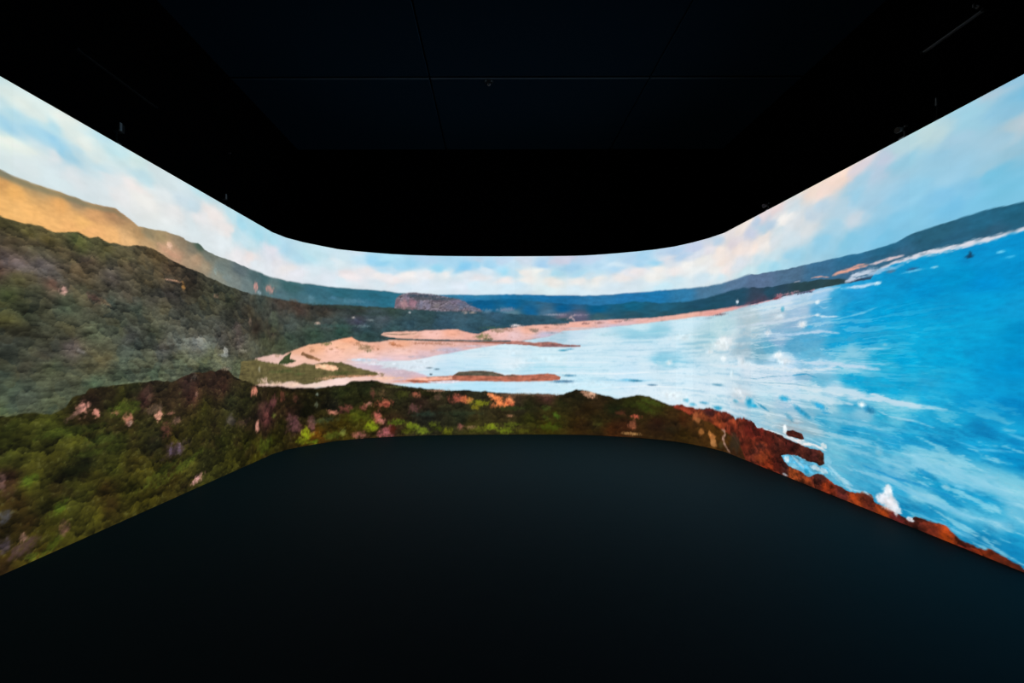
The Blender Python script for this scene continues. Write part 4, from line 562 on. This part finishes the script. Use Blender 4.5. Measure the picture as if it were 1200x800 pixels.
FORE_BLOBS = [(2.956,1.071,0.062,0.049,'d89484',0.9,0.5),(2.887,1.03,0.09,0.021,'604840',0.7,0.5),(3.086,1.013,0.033,0.033,'c88474'),(3.422,0.916,0.049,0.055,'a86c5c',0.85),
 (3.451,0.873,0.03,0.024,'c0a090',0.7),(3.297,0.994,0.037,0.019,'b07460',0.7),(3.81,0.906,0.047,0.052,'e0a088'),(3.752,0.973,0.104,0.042,'5c4a3c',0.75),
 (3.931,0.732,0.062,0.079,'6c4038',0.75),(4.072,0.809,0.066,0.036,'7c5c50',0.7),(3.982,0.902,0.051,0.018,'a87060',0.7),(3.652,1.125,0.066,0.066,'4c3830',0.6),
 (5.669,0.996,0.093,0.06,'e08c78',0.9),(4.352,1.087,0.074,0.106,'4c3028',0.3),(4.397,1.064,0.023,0.029,'b08470',0.6),(4.367,1.259,0.045,0.039,'6c6054',0.7),
 (4.983,1.339,0.112,0.022,'807868',0.7),(5.075,0.669,0.096,0.066,'504848',0.65),(5.762,0.499,0.048,0.073,'d89480',0.85),(5.961,0.709,0.204,0.126,'5c3838',0.5),
 (5.378,0.603,0.17,0.046,'4c3434',0.45),(4.424,0.098,0.091,0.039,'c08c88',0.9,0.3),(4.045,0.507,0.17,0.063,'443444',0.65,0.1),(3.981,0.52,0.025,0.053,'645468',0.6),
 (4.111,0.493,0.027,0.055,'645468',0.6),(2.79,0.142,0.036,0.053,'6c4c44',0.75),(2.478,0.199,0.024,0.03,'94705c',0.85),(2.484,0.124,0.083,0.055,'483438',0.7,0.3),
 (2.352,0.191,0.038,0.047,'504450',0.75),(2.358,0.388,0.044,0.041,'484850',0.75),(2.342,0.632,0.022,0.058,'6c504c',0.7),(2.392,0.559,0.045,0.059,'3c2820',0.5),
 (2.527,0.594,0.055,0.037,'4c621c',0.6),(2.755,0.321,0.07,0.04,'506a1c',0.55,0.4),(2.865,0.897,0.297,0.041,'44561c',0.4),(3.144,0.778,0.138,0.044,'3c4c1c',0.5),
 (2.686,0.052,0.094,0.032,'4c5c18',0.6,0.5),(2.544,0.037,0.037,0.031,'647424',0.7),(4.178,0.312,0.345,0.046,'4c5c1c',0.5,0.3),(3.856,0.32,0.241,0.052,'44541a',0.4,0.3),
 (3.422,1.018,0.158,0.055,'425418',0.55),(3.06,0.686,0.198,0.029,'343e14',0.5),(2.901,0.582,0.167,0.041,'14180a',0.5),(6.686,0.348,0.131,0.139,'7c4c58',0.55),
 (6.605,0.456,0.08,0.097,'885860',0.45),(7.006,0.35,0.077,0.115,'986068',0.6),(6.899,0.191,0.106,0.1,'849018',0.95),(6.801,0.093,0.084,0.042,'788018',0.8),
 (7.051,0.04,0.078,0.044,'688018',0.8),(7.588,0.15,0.066,0.069,'7c843c',0.8),(6.221,0.796,0.082,0.079,'6c3c40',0.7),(6.441,0.856,0.062,0.095,'64382c',0.7),
 (6.704,0.821,0.049,0.056,'6c3c34',0.5),(6.012,0.614,0.078,0.076,'8c5048',0.6),(5.738,0.491,0.038,0.061,'d89888',0.8),(7.401,0.515,0.097,0.033,'c8806c',0.85,-0.2),
 (7.648,0.557,0.104,0.061,'844840',0.75),(7.963,0.572,0.06,0.047,'905048',0.8),(8.054,0.63,0.046,0.031,'b07868',0.8),(8.315,0.62,0.124,0.063,'b05c48',0.9),
 (8.361,0.602,0.047,0.032,'602820',0.8),(8.115,0.815,0.046,0.078,'6c3c34',0.6),(8.284,0.826,0.046,0.063,'6c5438',0.6),(8.191,0.389,0.076,0.11,'a85850',0.85),
 (8.268,0.306,0.062,0.047,'b87068',0.85),(8.099,0.206,0.122,0.11,'7c8c18',0.85),(7.902,0.063,0.12,0.062,'9c6058',0.85),(7.781,0.088,0.06,0.046,'a86850',0.6),
 (8.344,0.081,0.124,0.095,'a85c60',0.9),(8.469,0.137,0.063,0.064,'401810',0.8),(7.857,0.422,0.179,0.093,'4c5818',0.5),(7.4,0.11,0.162,0.075,'50601c',0.6),
 (5.958,0.179,0.204,0.101,'4c5c18',0.5),(6.24,0.584,0.049,0.033,'606c2c',0.7),(7.116,0.848,0.032,0.022,'94a494',0.7),(7.1,0.674,0.039,0.044,'606858',0.6),
 (7.241,0.397,0.22,0.044,'3c4c34',0.5),(8.626,0.785,0.125,0.064,'4c501c',0.5),(8.894,0.78,0.079,0.055,'9c5844',0.85),(8.862,0.524,0.103,0.08,'6c4444',0.7),
 (9.325,0.726,0.064,0.065,'64483c',0.6),(9.293,0.847,0.177,0.023,'94705c',0.9),(9.664,0.69,0.113,0.073,'a05040',0.9),(9.826,0.673,0.097,0.065,'cc6c44',0.9),
 (9.907,0.656,0.065,0.049,'c89040',0.7),(10.346,0.743,0.098,0.042,'fc9860',0.95,-0.4),(10.46,0.653,0.114,0.073,'fc8c50',0.95,-0.5),(10.672,0.636,0.081,0.073,'f88c58',0.95),
 (10.558,0.572,0.098,0.041,'f88850',0.9),(10.362,0.556,0.065,0.041,'d87848',0.7),(10.118,0.606,0.146,0.049,'7c801c',0.85),(10.02,0.525,0.081,0.049,'847c1c',0.7),
 (10.639,0.604,0.033,0.024,'802c14',0.6),(8.547,0.277,0.14,0.051,'5c701c',0.8),(8.814,0.188,0.142,0.064,'6c7c1c',0.8),(9.02,0.102,0.127,0.072,'6c7c20',0.85),
 (8.75,0.094,0.095,0.048,'545c14',0.7),(9.228,0.209,0.096,0.048,'5c681c',0.7),(9.485,0.075,0.097,0.065,'6c7018',0.8),(9.324,0.127,0.064,0.04,'44500f',0.7),
 (9.744,0.153,0.065,0.057,'845048',0.8),(9.955,0.135,0.097,0.033,'8c7050',0.7),(10.068,0.086,0.13,0.049,'5c6418',0.6),(10.312,0.149,0.147,0.055,'7c8c1c',0.85),
 (10.589,0.083,0.147,0.059,'687818',0.8),(10.72,0.196,0.147,0.041,'5c681c',0.7),(10.915,0.066,0.13,0.041,'545414',0.6),(10.687,0.359,0.065,0.02,'a87858',0.7),
 (9.1,0.406,0.224,0.048,'28382c',0.6),(10.72,0.506,0.228,0.041,'304018',0.6),(9.744,0.413,0.324,0.041,'303c28',0.5),(8.564,0.93,0.156,0.022,'5c6438',0.6),
 (10.916,0.766,0.358,0.023,'6c5840',0.7),(11.372,0.75,0.227,0.026,'705444',0.7),(12.175,0.762,0.127,0.048,'c89478',0.9,-0.3),(12.223,0.795,0.079,0.024,'e0b498',0.9,-0.3),
 (13.024,0.387,0.075,0.034,'c86048',0.9),(12.963,0.243,0.06,0.094,'a05c40',0.75),(12.918,0.068,0.151,0.025,'c09058',0.8),(12.766,0.437,0.092,0.047,'582c20',0.6),
 (11.371,0.505,0.081,0.049,'3c4c1c',0.6),(11.565,0.359,0.057,0.057,'48641c',0.8),(11.371,0.326,0.065,0.049,'48581c',0.6),(11.451,0.148,0.194,0.065,'3c4c10',0.6),
 (13.322,0.65,0.205,0.046,'3c4c18',0.6,-0.3),(13.174,0.55,0.179,0.062,'384814',0.5,-0.3),(12.644,0.527,0.154,0.079,'141c0c',0.4),(13.394,0.226,0.21,0.061,'241810',0.5),
 (12.332,0.211,0.078,0.032,'48481c',0.5),(13.62,0.203,0.118,0.06,'1c1c10',0.4),(10.72,0.571,0.041,0.024,'c85c3c',0.8)]
REDC = [(13.855,0.597,'7c3020'),(14.342,0.588,'5c2420'),(14.699,0.563,'682a1c'),(14.946,0.492,'7c301c'),(14.522,0.432,'8a3c20'),(14.262,0.496,'783c20'),(15.392,0.437,'581c14'),
 (15.594,0.528,'682018'),(15.783,0.389,'501c14'),(15.961,0.367,'4c2018'),(16.128,0.293,'481c14'),(15.391,0.258,'682818'),(15.063,0.346,'702c1c'),(15.689,0.144,'7c341c'),
 (15.782,0.053,'802c14'),(15.493,0.16,'5c281c'),(15.96,0.095,'501c14'),(16.128,0.082,'40201c'),(16.209,0.362,'401814'),(16.436,0.308,'482018'),(16.646,0.354,'502420'),
 (16.712,0.321,'582c1c'),(16.286,0.07,'a04820'),(16.436,0.039,'8c3c1c'),(16.712,0.132,'502420'),(16.839,0.055,'883018'),(17.076,0.053,'582420'),(17.186,0.044,'983c18'),
 (17.391,0.051,'5c2418'),(17.533,0.018,'a04018'),(17.666,0.041,'501c1c'),(17.831,0.047,'502018'),(17.984,0.032,'742c1c'),(18.125,0.031,'9c3c14'),(18.255,0.004,'5c2018'),
 (18.377,0.017,'7c2c14'),(18.544,0.017,'5c2414'),(18.622,0.005,'401c14')]
RED = [(13.636,0.616),(13.856,0.648),(14.045,0.621),(14.213,0.603),(14.374,0.661),(14.612,0.619),(14.874,0.611),(14.994,0.563),(15.221,0.599),(15.392,0.581),(15.555,0.51),
 (15.783,0.507),(15.961,0.508),(16.08,0.496),(16.209,0.456),(16.318,0.435),(16.509,0.442),(16.673,0.436),(16.777,0.42),(16.815,0.289),(16.646,0.277),(16.508,0.284),
 (16.209,0.289),(16.062,0.237),(16.208,0.144),(16.508,0.107),(16.672,0.179),(16.901,0.137),(17.132,0.114),(17.311,0.142),(17.391,0.149),(17.44,0.099),(17.579,0.081),
 (17.666,0.064),(17.767,0.046),(17.871,0.091),(17.984,0.117),(18.056,0.115),(18.138,0.098),(18.191,0.071),(18.299,0.055),(18.446,0.066),(18.518,0.054),(18.622,0.023),
 (18.72,-0.006),(18.376,-0.439),(17.665,-0.688),(16.71,-0.625),(15.779,-0.564),(15.39,-0.1),(15.219,0.042),(15.085,0.2),(14.611,0.338),(14.096,0.476)]
ISLET = [(16.129,0.536),(16.162,0.568),(16.272,0.591),(16.363,0.58),(16.437,0.568),(16.466,0.523),(16.408,0.502),(16.287,0.501),(16.193,0.505)]
RED_FOAM = [([(16.145,0.497),(16.287,0.48),(16.408,0.472),(16.523,0.474),(16.687,0.477),(16.803,0.453)],.020,'f2eeee',.95),([(15.652,0.514),(15.838,0.51),(16.013,0.506),(16.145,0.497)],.010,'e0eef4',.8),([(17.019,0.143),(17.186,0.138),(17.342,0.151),(17.43,0.128)],.014,'b0dcee',.8),([(16.466,0.543),(16.647,0.527),(16.778,0.504)],.012,'a0d4e8',.7),([(16.84,0.304),(17.019,0.214),(17.186,0.173)],.02,'a8d8ec',.7)]
RED_BLOBS = [(16.129,0.584,0.049,0.053,'f0f4f4',0.85),(16.778,0.504,0.045,0.037,'f0f4f4',0.85),(17.57,0.172,0.072,0.094,'eceef2',0.95),(17.524,0.15,0.064,0.055,'e4e8f0',0.95),
 (17.623,0.134,0.07,0.062,'f0f0f4',0.95),(17.675,0.098,0.043,0.046,'e8ecf2',0.9),(17.588,0.263,0.036,0.039,'eceef2',0.9),(17.8,0.062,0.04,0.019,'e8ecf4',0.95),
 (14.096,0.491,0.051,0.086,'b06038',0.75,-0.6),(14.146,0.426,0.05,0.057,'b87040',0.7,-0.6),(14.212,0.236,0.049,0.063,'b07038',0.8,-0.5),(14.429,0.186,0.065,0.055,'c07840',0.8),
 (14.447,0.094,0.074,0.068,'c88850',0.8),(14.373,0.232,0.035,0.041,'d08848',0.7),(14.61,0.097,0.053,0.054,'4c4428',0.5),(14.969,0.19,0.142,0.14,'32281c',0.85,-0.35),
 (15.783,0.389,0.147,0.056,'702418',0.4),(15.689,0.315,0.076,0.034,'a84828',0.5),(14.946,0.505,0.072,0.038,'b85430',0.6),(14.522,0.405,0.091,0.027,'b04c28',0.6),
 (13.935,0.561,0.127,0.029,'b04c30',0.6,-0.3),(15.592,0.1,0.137,0.058,'8c3c1c',0.5),(15.818,0.05,0.091,0.033,'b04020',0.6),(15.651,0.273,0.115,0.046,'2c1818',0.5),
 (14.342,0.56,0.096,0.042,'3c2020',0.6),(16.127,0.019,0.049,0.016,'c0c8d0',0.7),(14.871,-0.267,0.024,0.013,'000000',0),(17.186,0.061,0.054,0.034,'c04818',0.6),
 (17.551,0.016,0.045,0.024,'b84818',0.6),(17.371,0.118,0.049,0.033,'50241c',0.7),(17.019,0.081,0.069,0.035,'48201c',0.6),(16.814,0.067,0.063,0.037,'9c3814',0.5),
 (16.712,0.151,0.105,0.038,'4c2824',0.6),(16.507,0.068,0.071,0.029,'a84c24',0.6),(18.124,0.018,0.068,0.02,'a84010',0.5,-0.5),(18.435,-0.001,0.068,0.019,'8c3414',0.5,-0.5)]
NOTCH = [(16.062,0.242),(16.209,0.284),(16.377,0.295),(16.522,0.278),(16.686,0.268),(16.802,0.277),(16.877,0.267),(16.815,0.196),(16.686,0.177),(16.619,0.141),(16.55,0.104),
 (16.493,0.104),(16.362,0.14),(16.208,0.139),(16.112,0.184)]
NOTCH_BLOBS = [(16.16,0.216,0.048,0.042,'e0ecf0',0.8),(16.362,0.231,0.12,0.02,'b0d8e8',0.7,-0.4),(16.286,0.162,0.077,0.031,'98ccdc',0.6),(16.646,0.229,0.081,0.029,'d4e8f0',0.8),
 (16.777,0.224,0.064,0.037,'d8e8f0',0.7),(16.508,0.157,0.042,0.029,'1c98c4',0.7),(16.84,0.35,0.062,0.055,'88c4dc',0.7),(16.937,0.228,0.095,0.036,'a0d4e8',0.6,-0.6),
 (17.099,0.165,0.089,0.026,'b0dcec',0.6,-0.5)]
PATHS = [([(14.611,0.338),(14.681,0.322),(14.698,0.272),(14.646,0.21),(14.663,0.146),(14.723,0.078),(14.847,0.012)],.018,'a88474',.85),([(14.849,0.336),(14.993,0.246),(15.13,0.134)],.008,'584830',.6)]
SURF_S = [17.023][0]
SURF_X = [8.785,12.334,14.95,16.716]
RIM_S = [3.524][0]
SURF_X2 = [8.785,12.334,14.525,16.716,17.67,18.38]
UPPER = [(8.256,1.898),(8.317,1.931),(8.473,1.949),(8.707,1.967),(8.944,1.966),(9.103,1.987),(9.344,1.994),(9.586,2.011),(9.699,2.005),(9.829,1.965),(9.942,1.932),
 (10.072,1.916),(10.17,1.956),(10.316,2.005),(10.479,2.021),(10.724,2.037),(10.919,2.069),(10.984,1.906),(10.788,1.799),(10.397,1.797),(10.072,1.8),(9.747,1.807),
 (9.424,1.817),(9.103,1.819),(8.786,1.827),(8.535,1.841),(8.317,1.874)]

# ---------------------------------------------------------------- the curved screen, built of flat upright panels
PLAN = [(-3.336, 0.767), (-3.339, 1.112), (-3.342, 1.457), (-3.345, 1.802), (-3.348, 2.147), (-3.351, 2.492), (-3.354, 2.837), (-3.357, 3.182), (-3.359, 3.527), (-3.362, 3.872), (-3.365, 4.217), (-3.368, 4.562), (-3.371, 4.907), (-3.374, 5.252), (-3.377, 5.597), (-3.379, 5.942), (-3.382, 6.287), (-3.385, 6.632), (-3.388, 6.977), (-3.322, 7.296), (-3.170, 7.585), (-2.966, 7.840), (-2.751, 8.085), (-2.466, 8.243), (-2.166, 8.373), (-1.859, 8.484), (-1.540, 8.558), (-1.218, 8.612), (-0.893, 8.647), (-0.567, 8.667), (-0.241, 8.678), (0.086, 8.685), (0.413, 8.687), (0.740, 8.684), (1.066, 8.677), (1.393, 8.663), (1.718, 8.630), (2.032, 8.540), (2.339, 8.429), (2.638, 8.298), (2.924, 8.140), (3.172, 7.929), (3.356, 7.661), (3.502, 7.369), (3.592, 7.055), (3.594, 6.710), (3.597, 6.365), (3.599, 6.020), (3.602, 5.675), (3.604, 5.330), (3.606, 4.985), (3.609, 4.640), (3.611, 4.295), (3.613, 3.950), (3.616, 3.605), (3.618, 3.260), (3.621, 2.915), (3.623, 2.570), (3.625, 2.225), (3.628, 1.880), (3.630, 1.535), (3.632, 1.190), (3.635, 0.845)]
SEG = np.r_[0, np.cumsum(np.hypot(*np.diff(np.array(PLAN), axis=0).T))]
NC, NR = 36, 400
film = paint(np.concatenate([np.linspace(SEG[i], SEG[i+1], NC+1)[:-1] for i in range(len(SEG)-1)]+[[SEG[-1]]]), np.linspace(0, H, NR+1))
film = np.where(film <= .04045, film/12.92, ((film+.055)/1.055)**2.4).astype(np.float32)
screen = thing('curved_screen', 'tall wraparound screen showing a coastline film, curving around three sides of the dark room', 'screen')
rng = np.random.RandomState(4)
def panel(i):
    (x0, y0), (x1, y1) = PLAN[i], PLAN[i+1]
    ym = (y0+y1)/2
    cs, rs = (1, 1) if 2.8 < ym < 6.2 else ((1, 2) if ym >= 6.2 else (3, 4))
    nc, nr = NC//cs, NR//rs
    L = math.hypot(x1-x0, y1-y0); gap = .00005
    t = np.linspace(gap/L, 1-gap/L, nc+1); z = np.linspace(0.002, H, nr+1)
    co = np.zeros((nc+1, nr+1, 3), np.float32)
    co[..., 0] = (x0+(x1-x0)*t)[:, None]; co[..., 1] = (y0+(y1-y0)*t)[:, None]; co[..., 2] = z[None]
    c = film[i*NC:(i+1)*NC+1:cs]
    if rs > 1:                                   # rows averaged, not skipped
        pad = np.concatenate([c[:, :1]]*(rs//2)+[c]+[c[:, -1:]]*(rs//2), 1)
        c = sum(pad[:, k:k+NR+1:rs] for k in range(rs+1))/(rs+1)
    c = c*(1+.016*rng.uniform(-1, 1))*(1+.006*rng.uniform(-1, 1, 3))
    idx = np.arange((nc+1)*(nr+1)).reshape(nc+1, nr+1)
    q = np.stack([idx[:-1, :-1], idx[1:, :-1], idx[1:, 1:], idx[:-1, 1:]], -1).reshape(-1, 4)
    # housing behind: outward normal of the wall
    nx, ny = -(y1-y0)/L, (x1-x0)/L; D = .07
    nv = co.shape[0]*co.shape[1]
    P = [(co[a, 0, 0]+nx*d, co[a, 0, 1]+ny*d, zz) for a in (0, -1) for d in (.0005, D) for zz in (0.001, H)]
    b = nv
    box = [(b, b+1, b+3, b+2), (b+4, b+6, b+7, b+5), (b+2, b+3, b+7, b+6), (b+1, b+5, b+7, b+3), (b, b+2, b+6, b+4)]
    V = np.concatenate([co.reshape(-1, 3), np.array(P, np.float32)])
    F = np.concatenate([q, np.array(box)])
    me = bpy.data.meshes.new('display_panel')
    me.vertices.add(len(V)); me.vertices.foreach_set('co', V.ravel())
    me.loops.add(len(F)*4); me.loops.foreach_set('vertex_index', F.ravel().astype(np.int32))
    me.polygons.add(len(F)); me.polygons.foreach_set('loop_start', np.arange(0, len(F)*4, 4, dtype=np.int32))
    me.materials.append(M_SCREEN); me.materials.append(M_HOUSE)
    me.polygons.foreach_set('material_index', np.r_[np.zeros(len(q), np.int32), np.ones(len(box), np.int32)])
    me.update(calc_edges=True)
    at = me.color_attributes.new('film', 'FLOAT_COLOR', 'POINT')
    rgba = np.ones((len(V), 4), np.float32); rgba[:nv, :3] = c.reshape(-1, 3); rgba[nv:, :3] = 0
    at.data.foreach_set('color', rgba.ravel())
    return link('display_panel', me, None, screen)
for i in range(len(PLAN)-1): panel(i)

# ---------------------------------------------------------------- small fittings above the screen and on the ceiling
def on_screen_top(side, y):
    P = PLAN[:19] if side < 0 else PLAN[-19:]
    return float(np.interp(y, sorted(p[1] for p in P), [p[0] for p in sorted(P, key=lambda q: q[1])])), y
def sensor(side, y, h, label, tilt=0, size=1.):
    """upright stem clamped to the top of the screen with a small box head"""
    x, y = on_screen_top(side, y)
    t = thing('screen_top_sensor', label, 'sensor', (x, y, H), 'small fittings along the top of the screen')
    bm = bmesh.new(); add_box(bm, -.018*1, .012, -.025, .025, -.012+.013, .014, .003); add_cyl(bm, (side*.02, 0, .01), (side*.02, 0, h-.03), .006, n=10)
    add_cyl(bm, (side*.02, 0, h-.03), (side*.005, 0, h-.015), .005, n=10)
    from_bm('bracket', bm, M_DRK, t)
    s = size
    bm = bmesh.new(); add_box(bm, -.040*s, .030*s, -.034*s, .034*s, h-.036*s, h+.036*s, .004); hd = from_bm('head', bm, M_DRK, t)
    bm = bmesh.new(); xx = -side*.036*s
    add_box(bm, min(xx, xx-side*.006), max(xx, xx-side*.006), -.034*s, -.012*s, h-.034*s, h+.034*s, .001)
    from_bm('face_plate', bm, M_GREY, hd)
    return t
sensor(-1, 4.09, .145, 'small box sensor clamped above the left side of the screen, nearest the viewer')
sensor(-1, 5.72, .10, 'small narrow sensor above the left side of the screen, farther down the room', size=.85)
def spot(y, h, label, s=1.):
    x, y = on_screen_top(1, y)
    t = thing('screen_top_lamp', label, 'lamp', (x, y, H), 'small swivel fittings above the right side of the screen')
    bm = bmesh.new(); add_box(bm, -.012, .018, -.025, .025, .001, .014, .003); add_cyl(bm, (.02, 0, .01), (.02, 0, h*.75), .006, n=10); add_cyl(bm, (.02, 0, h*.75), (0, 0, h), .006, n=10)
    from_bm('bracket', bm, M_METAL, t)
    bm = bmesh.new(); add_cyl(bm, (.0, .0, h), (-.055*s, -.015, h-.018*s), .016*s, .026*s, 18); hd = from_bm('lamp_head', bm, M_METAL, t)
    bm = bmesh.new(); add_cyl(bm, (-.0555*s, -.0152, h-.0182*s), (-.0575*s, -.0157, h-.0189*s), .022*s, n=18); from_bm('lens', bm, M_LENS, hd)
    bm = bmesh.new(); add_cyl(bm, (.004, -.02*s, h+.014*s), (.03*s, -.02*s, h+.018*s), .008*s, n=12); from_bm('knob', bm, M_GREY, hd)
    return t
spot(4.02, .085, 'small swivel fitting above the right side of the screen, nearer of the two')
spot(5.98, .07, 'small swivel fitting above the right side of the screen, farther away by the corner')
x, y = on_screen_top(1, 3.71)
t = thing('cable_clip', 'faint slim upright clip above the right side of the screen', 'clip', (x, y, H))
bm = bmesh.new(); add_box(bm, -.008, .012, -.015, .015, .001, .012, .002); add_cyl(bm, (0, 0, .01), (.006, 0, .12), .004, n=10); from_bm('stem', bm, M_DRK, t)
bm = bmesh.new(); add_box(bm, -.006, .006, -.006, .006, .12, .185, .002); from_bm('tip', bm, M_METAL, t)
def rail(name, x, side, y0, y1, z, label, m, th):
    t = thing(name, label, 'rail', (x, y0, z))
    bm = bmesh.new(); add_box(bm, min(0, -side*.03)-.0, max(0, -side*.03), 0, y1-y0, -th/2, th/2, .002); from_bm('bar', bm, m, t)
    for yy in (0, y1-y0):
        bm = bmesh.new(); add_box(bm, min(0, -side*.04), max(0, -side*.04), yy-.012, yy+.012, -th*.8, th*.8, .002); from_bm('end_cap', bm, M_DRK, t)
rail('wall_rail', XR, 1, 4.29, 4.90, 4.745, 'short thin metal rail high on the black right wall', M_METAL, .016)
rail('wall_rail', XL, -1, 4.30, 5.30, 4.40, 'long faint black rail high on the left wall', M_DRK, .012)
t = thing('wall_hook', 'tiny hook just above the short rail on the right wall', 'hook', (XR, 4.36, 4.825))
bm = bmesh.new(); add_cyl(bm, (0, 0, 0), (-.012, 0, 0), .016, n=14); from_bm('plate', bm, M_METAL, t)
bm = bmesh.new(); add_cyl(bm, (-.012, 0, 0), (-.05, 0, 0), .008, n=12); add_cyl(bm, (-.046, 0, 0), (-.046, 0, .022), .007, n=12); from_bm('peg', bm, M_METAL, t)
t = thing('wall_hook', 'tiny dim hook high on the black left wall above the farther sensor', 'hook', (XL, 6.79, 4.53))
bm = bmesh.new(); add_cyl(bm, (0, 0, 0), (.012, 0, 0), .014, n=14); from_bm('plate', bm, M_DRK, t)
bm = bmesh.new(); add_cyl(bm, (.012, 0, 0), (.04, 0, 0), .008, n=12); from_bm('peg', bm, M_METAL, t)
# ceiling dome sensor beside the cross joint
t = thing('ceiling_sensor', 'small round black dome sensor on the ceiling beside the cross seam', 'sensor', (-.06, 6.92, ZC))
bm = bmesh.new(); add_cyl(bm, (0, 0, 0), (0, 0, -.012), .070, .066, 32); add_cyl(bm, (0, 0, -.012), (0, 0, -.03), .055, .048, 32); from_bm('base', bm, M_DRK, t, False)
bm = bmesh.new(); bmesh.ops.create_uvsphere(bm, u_segments=24, v_segments=12, radius=.040, matrix=Matrix.Translation((0, 0, -.032))); from_bm('dome', bm, M_LENS, t, True)
for sx in (-.048, .04):
    bm = bmesh.new(); add_box(bm, sx-.009, sx+.009, -.05, -.044, -.030, -.008, .002); from_bm('clip', bm, M_GREY, t)  # grey tabs added as painted highlights on the round base
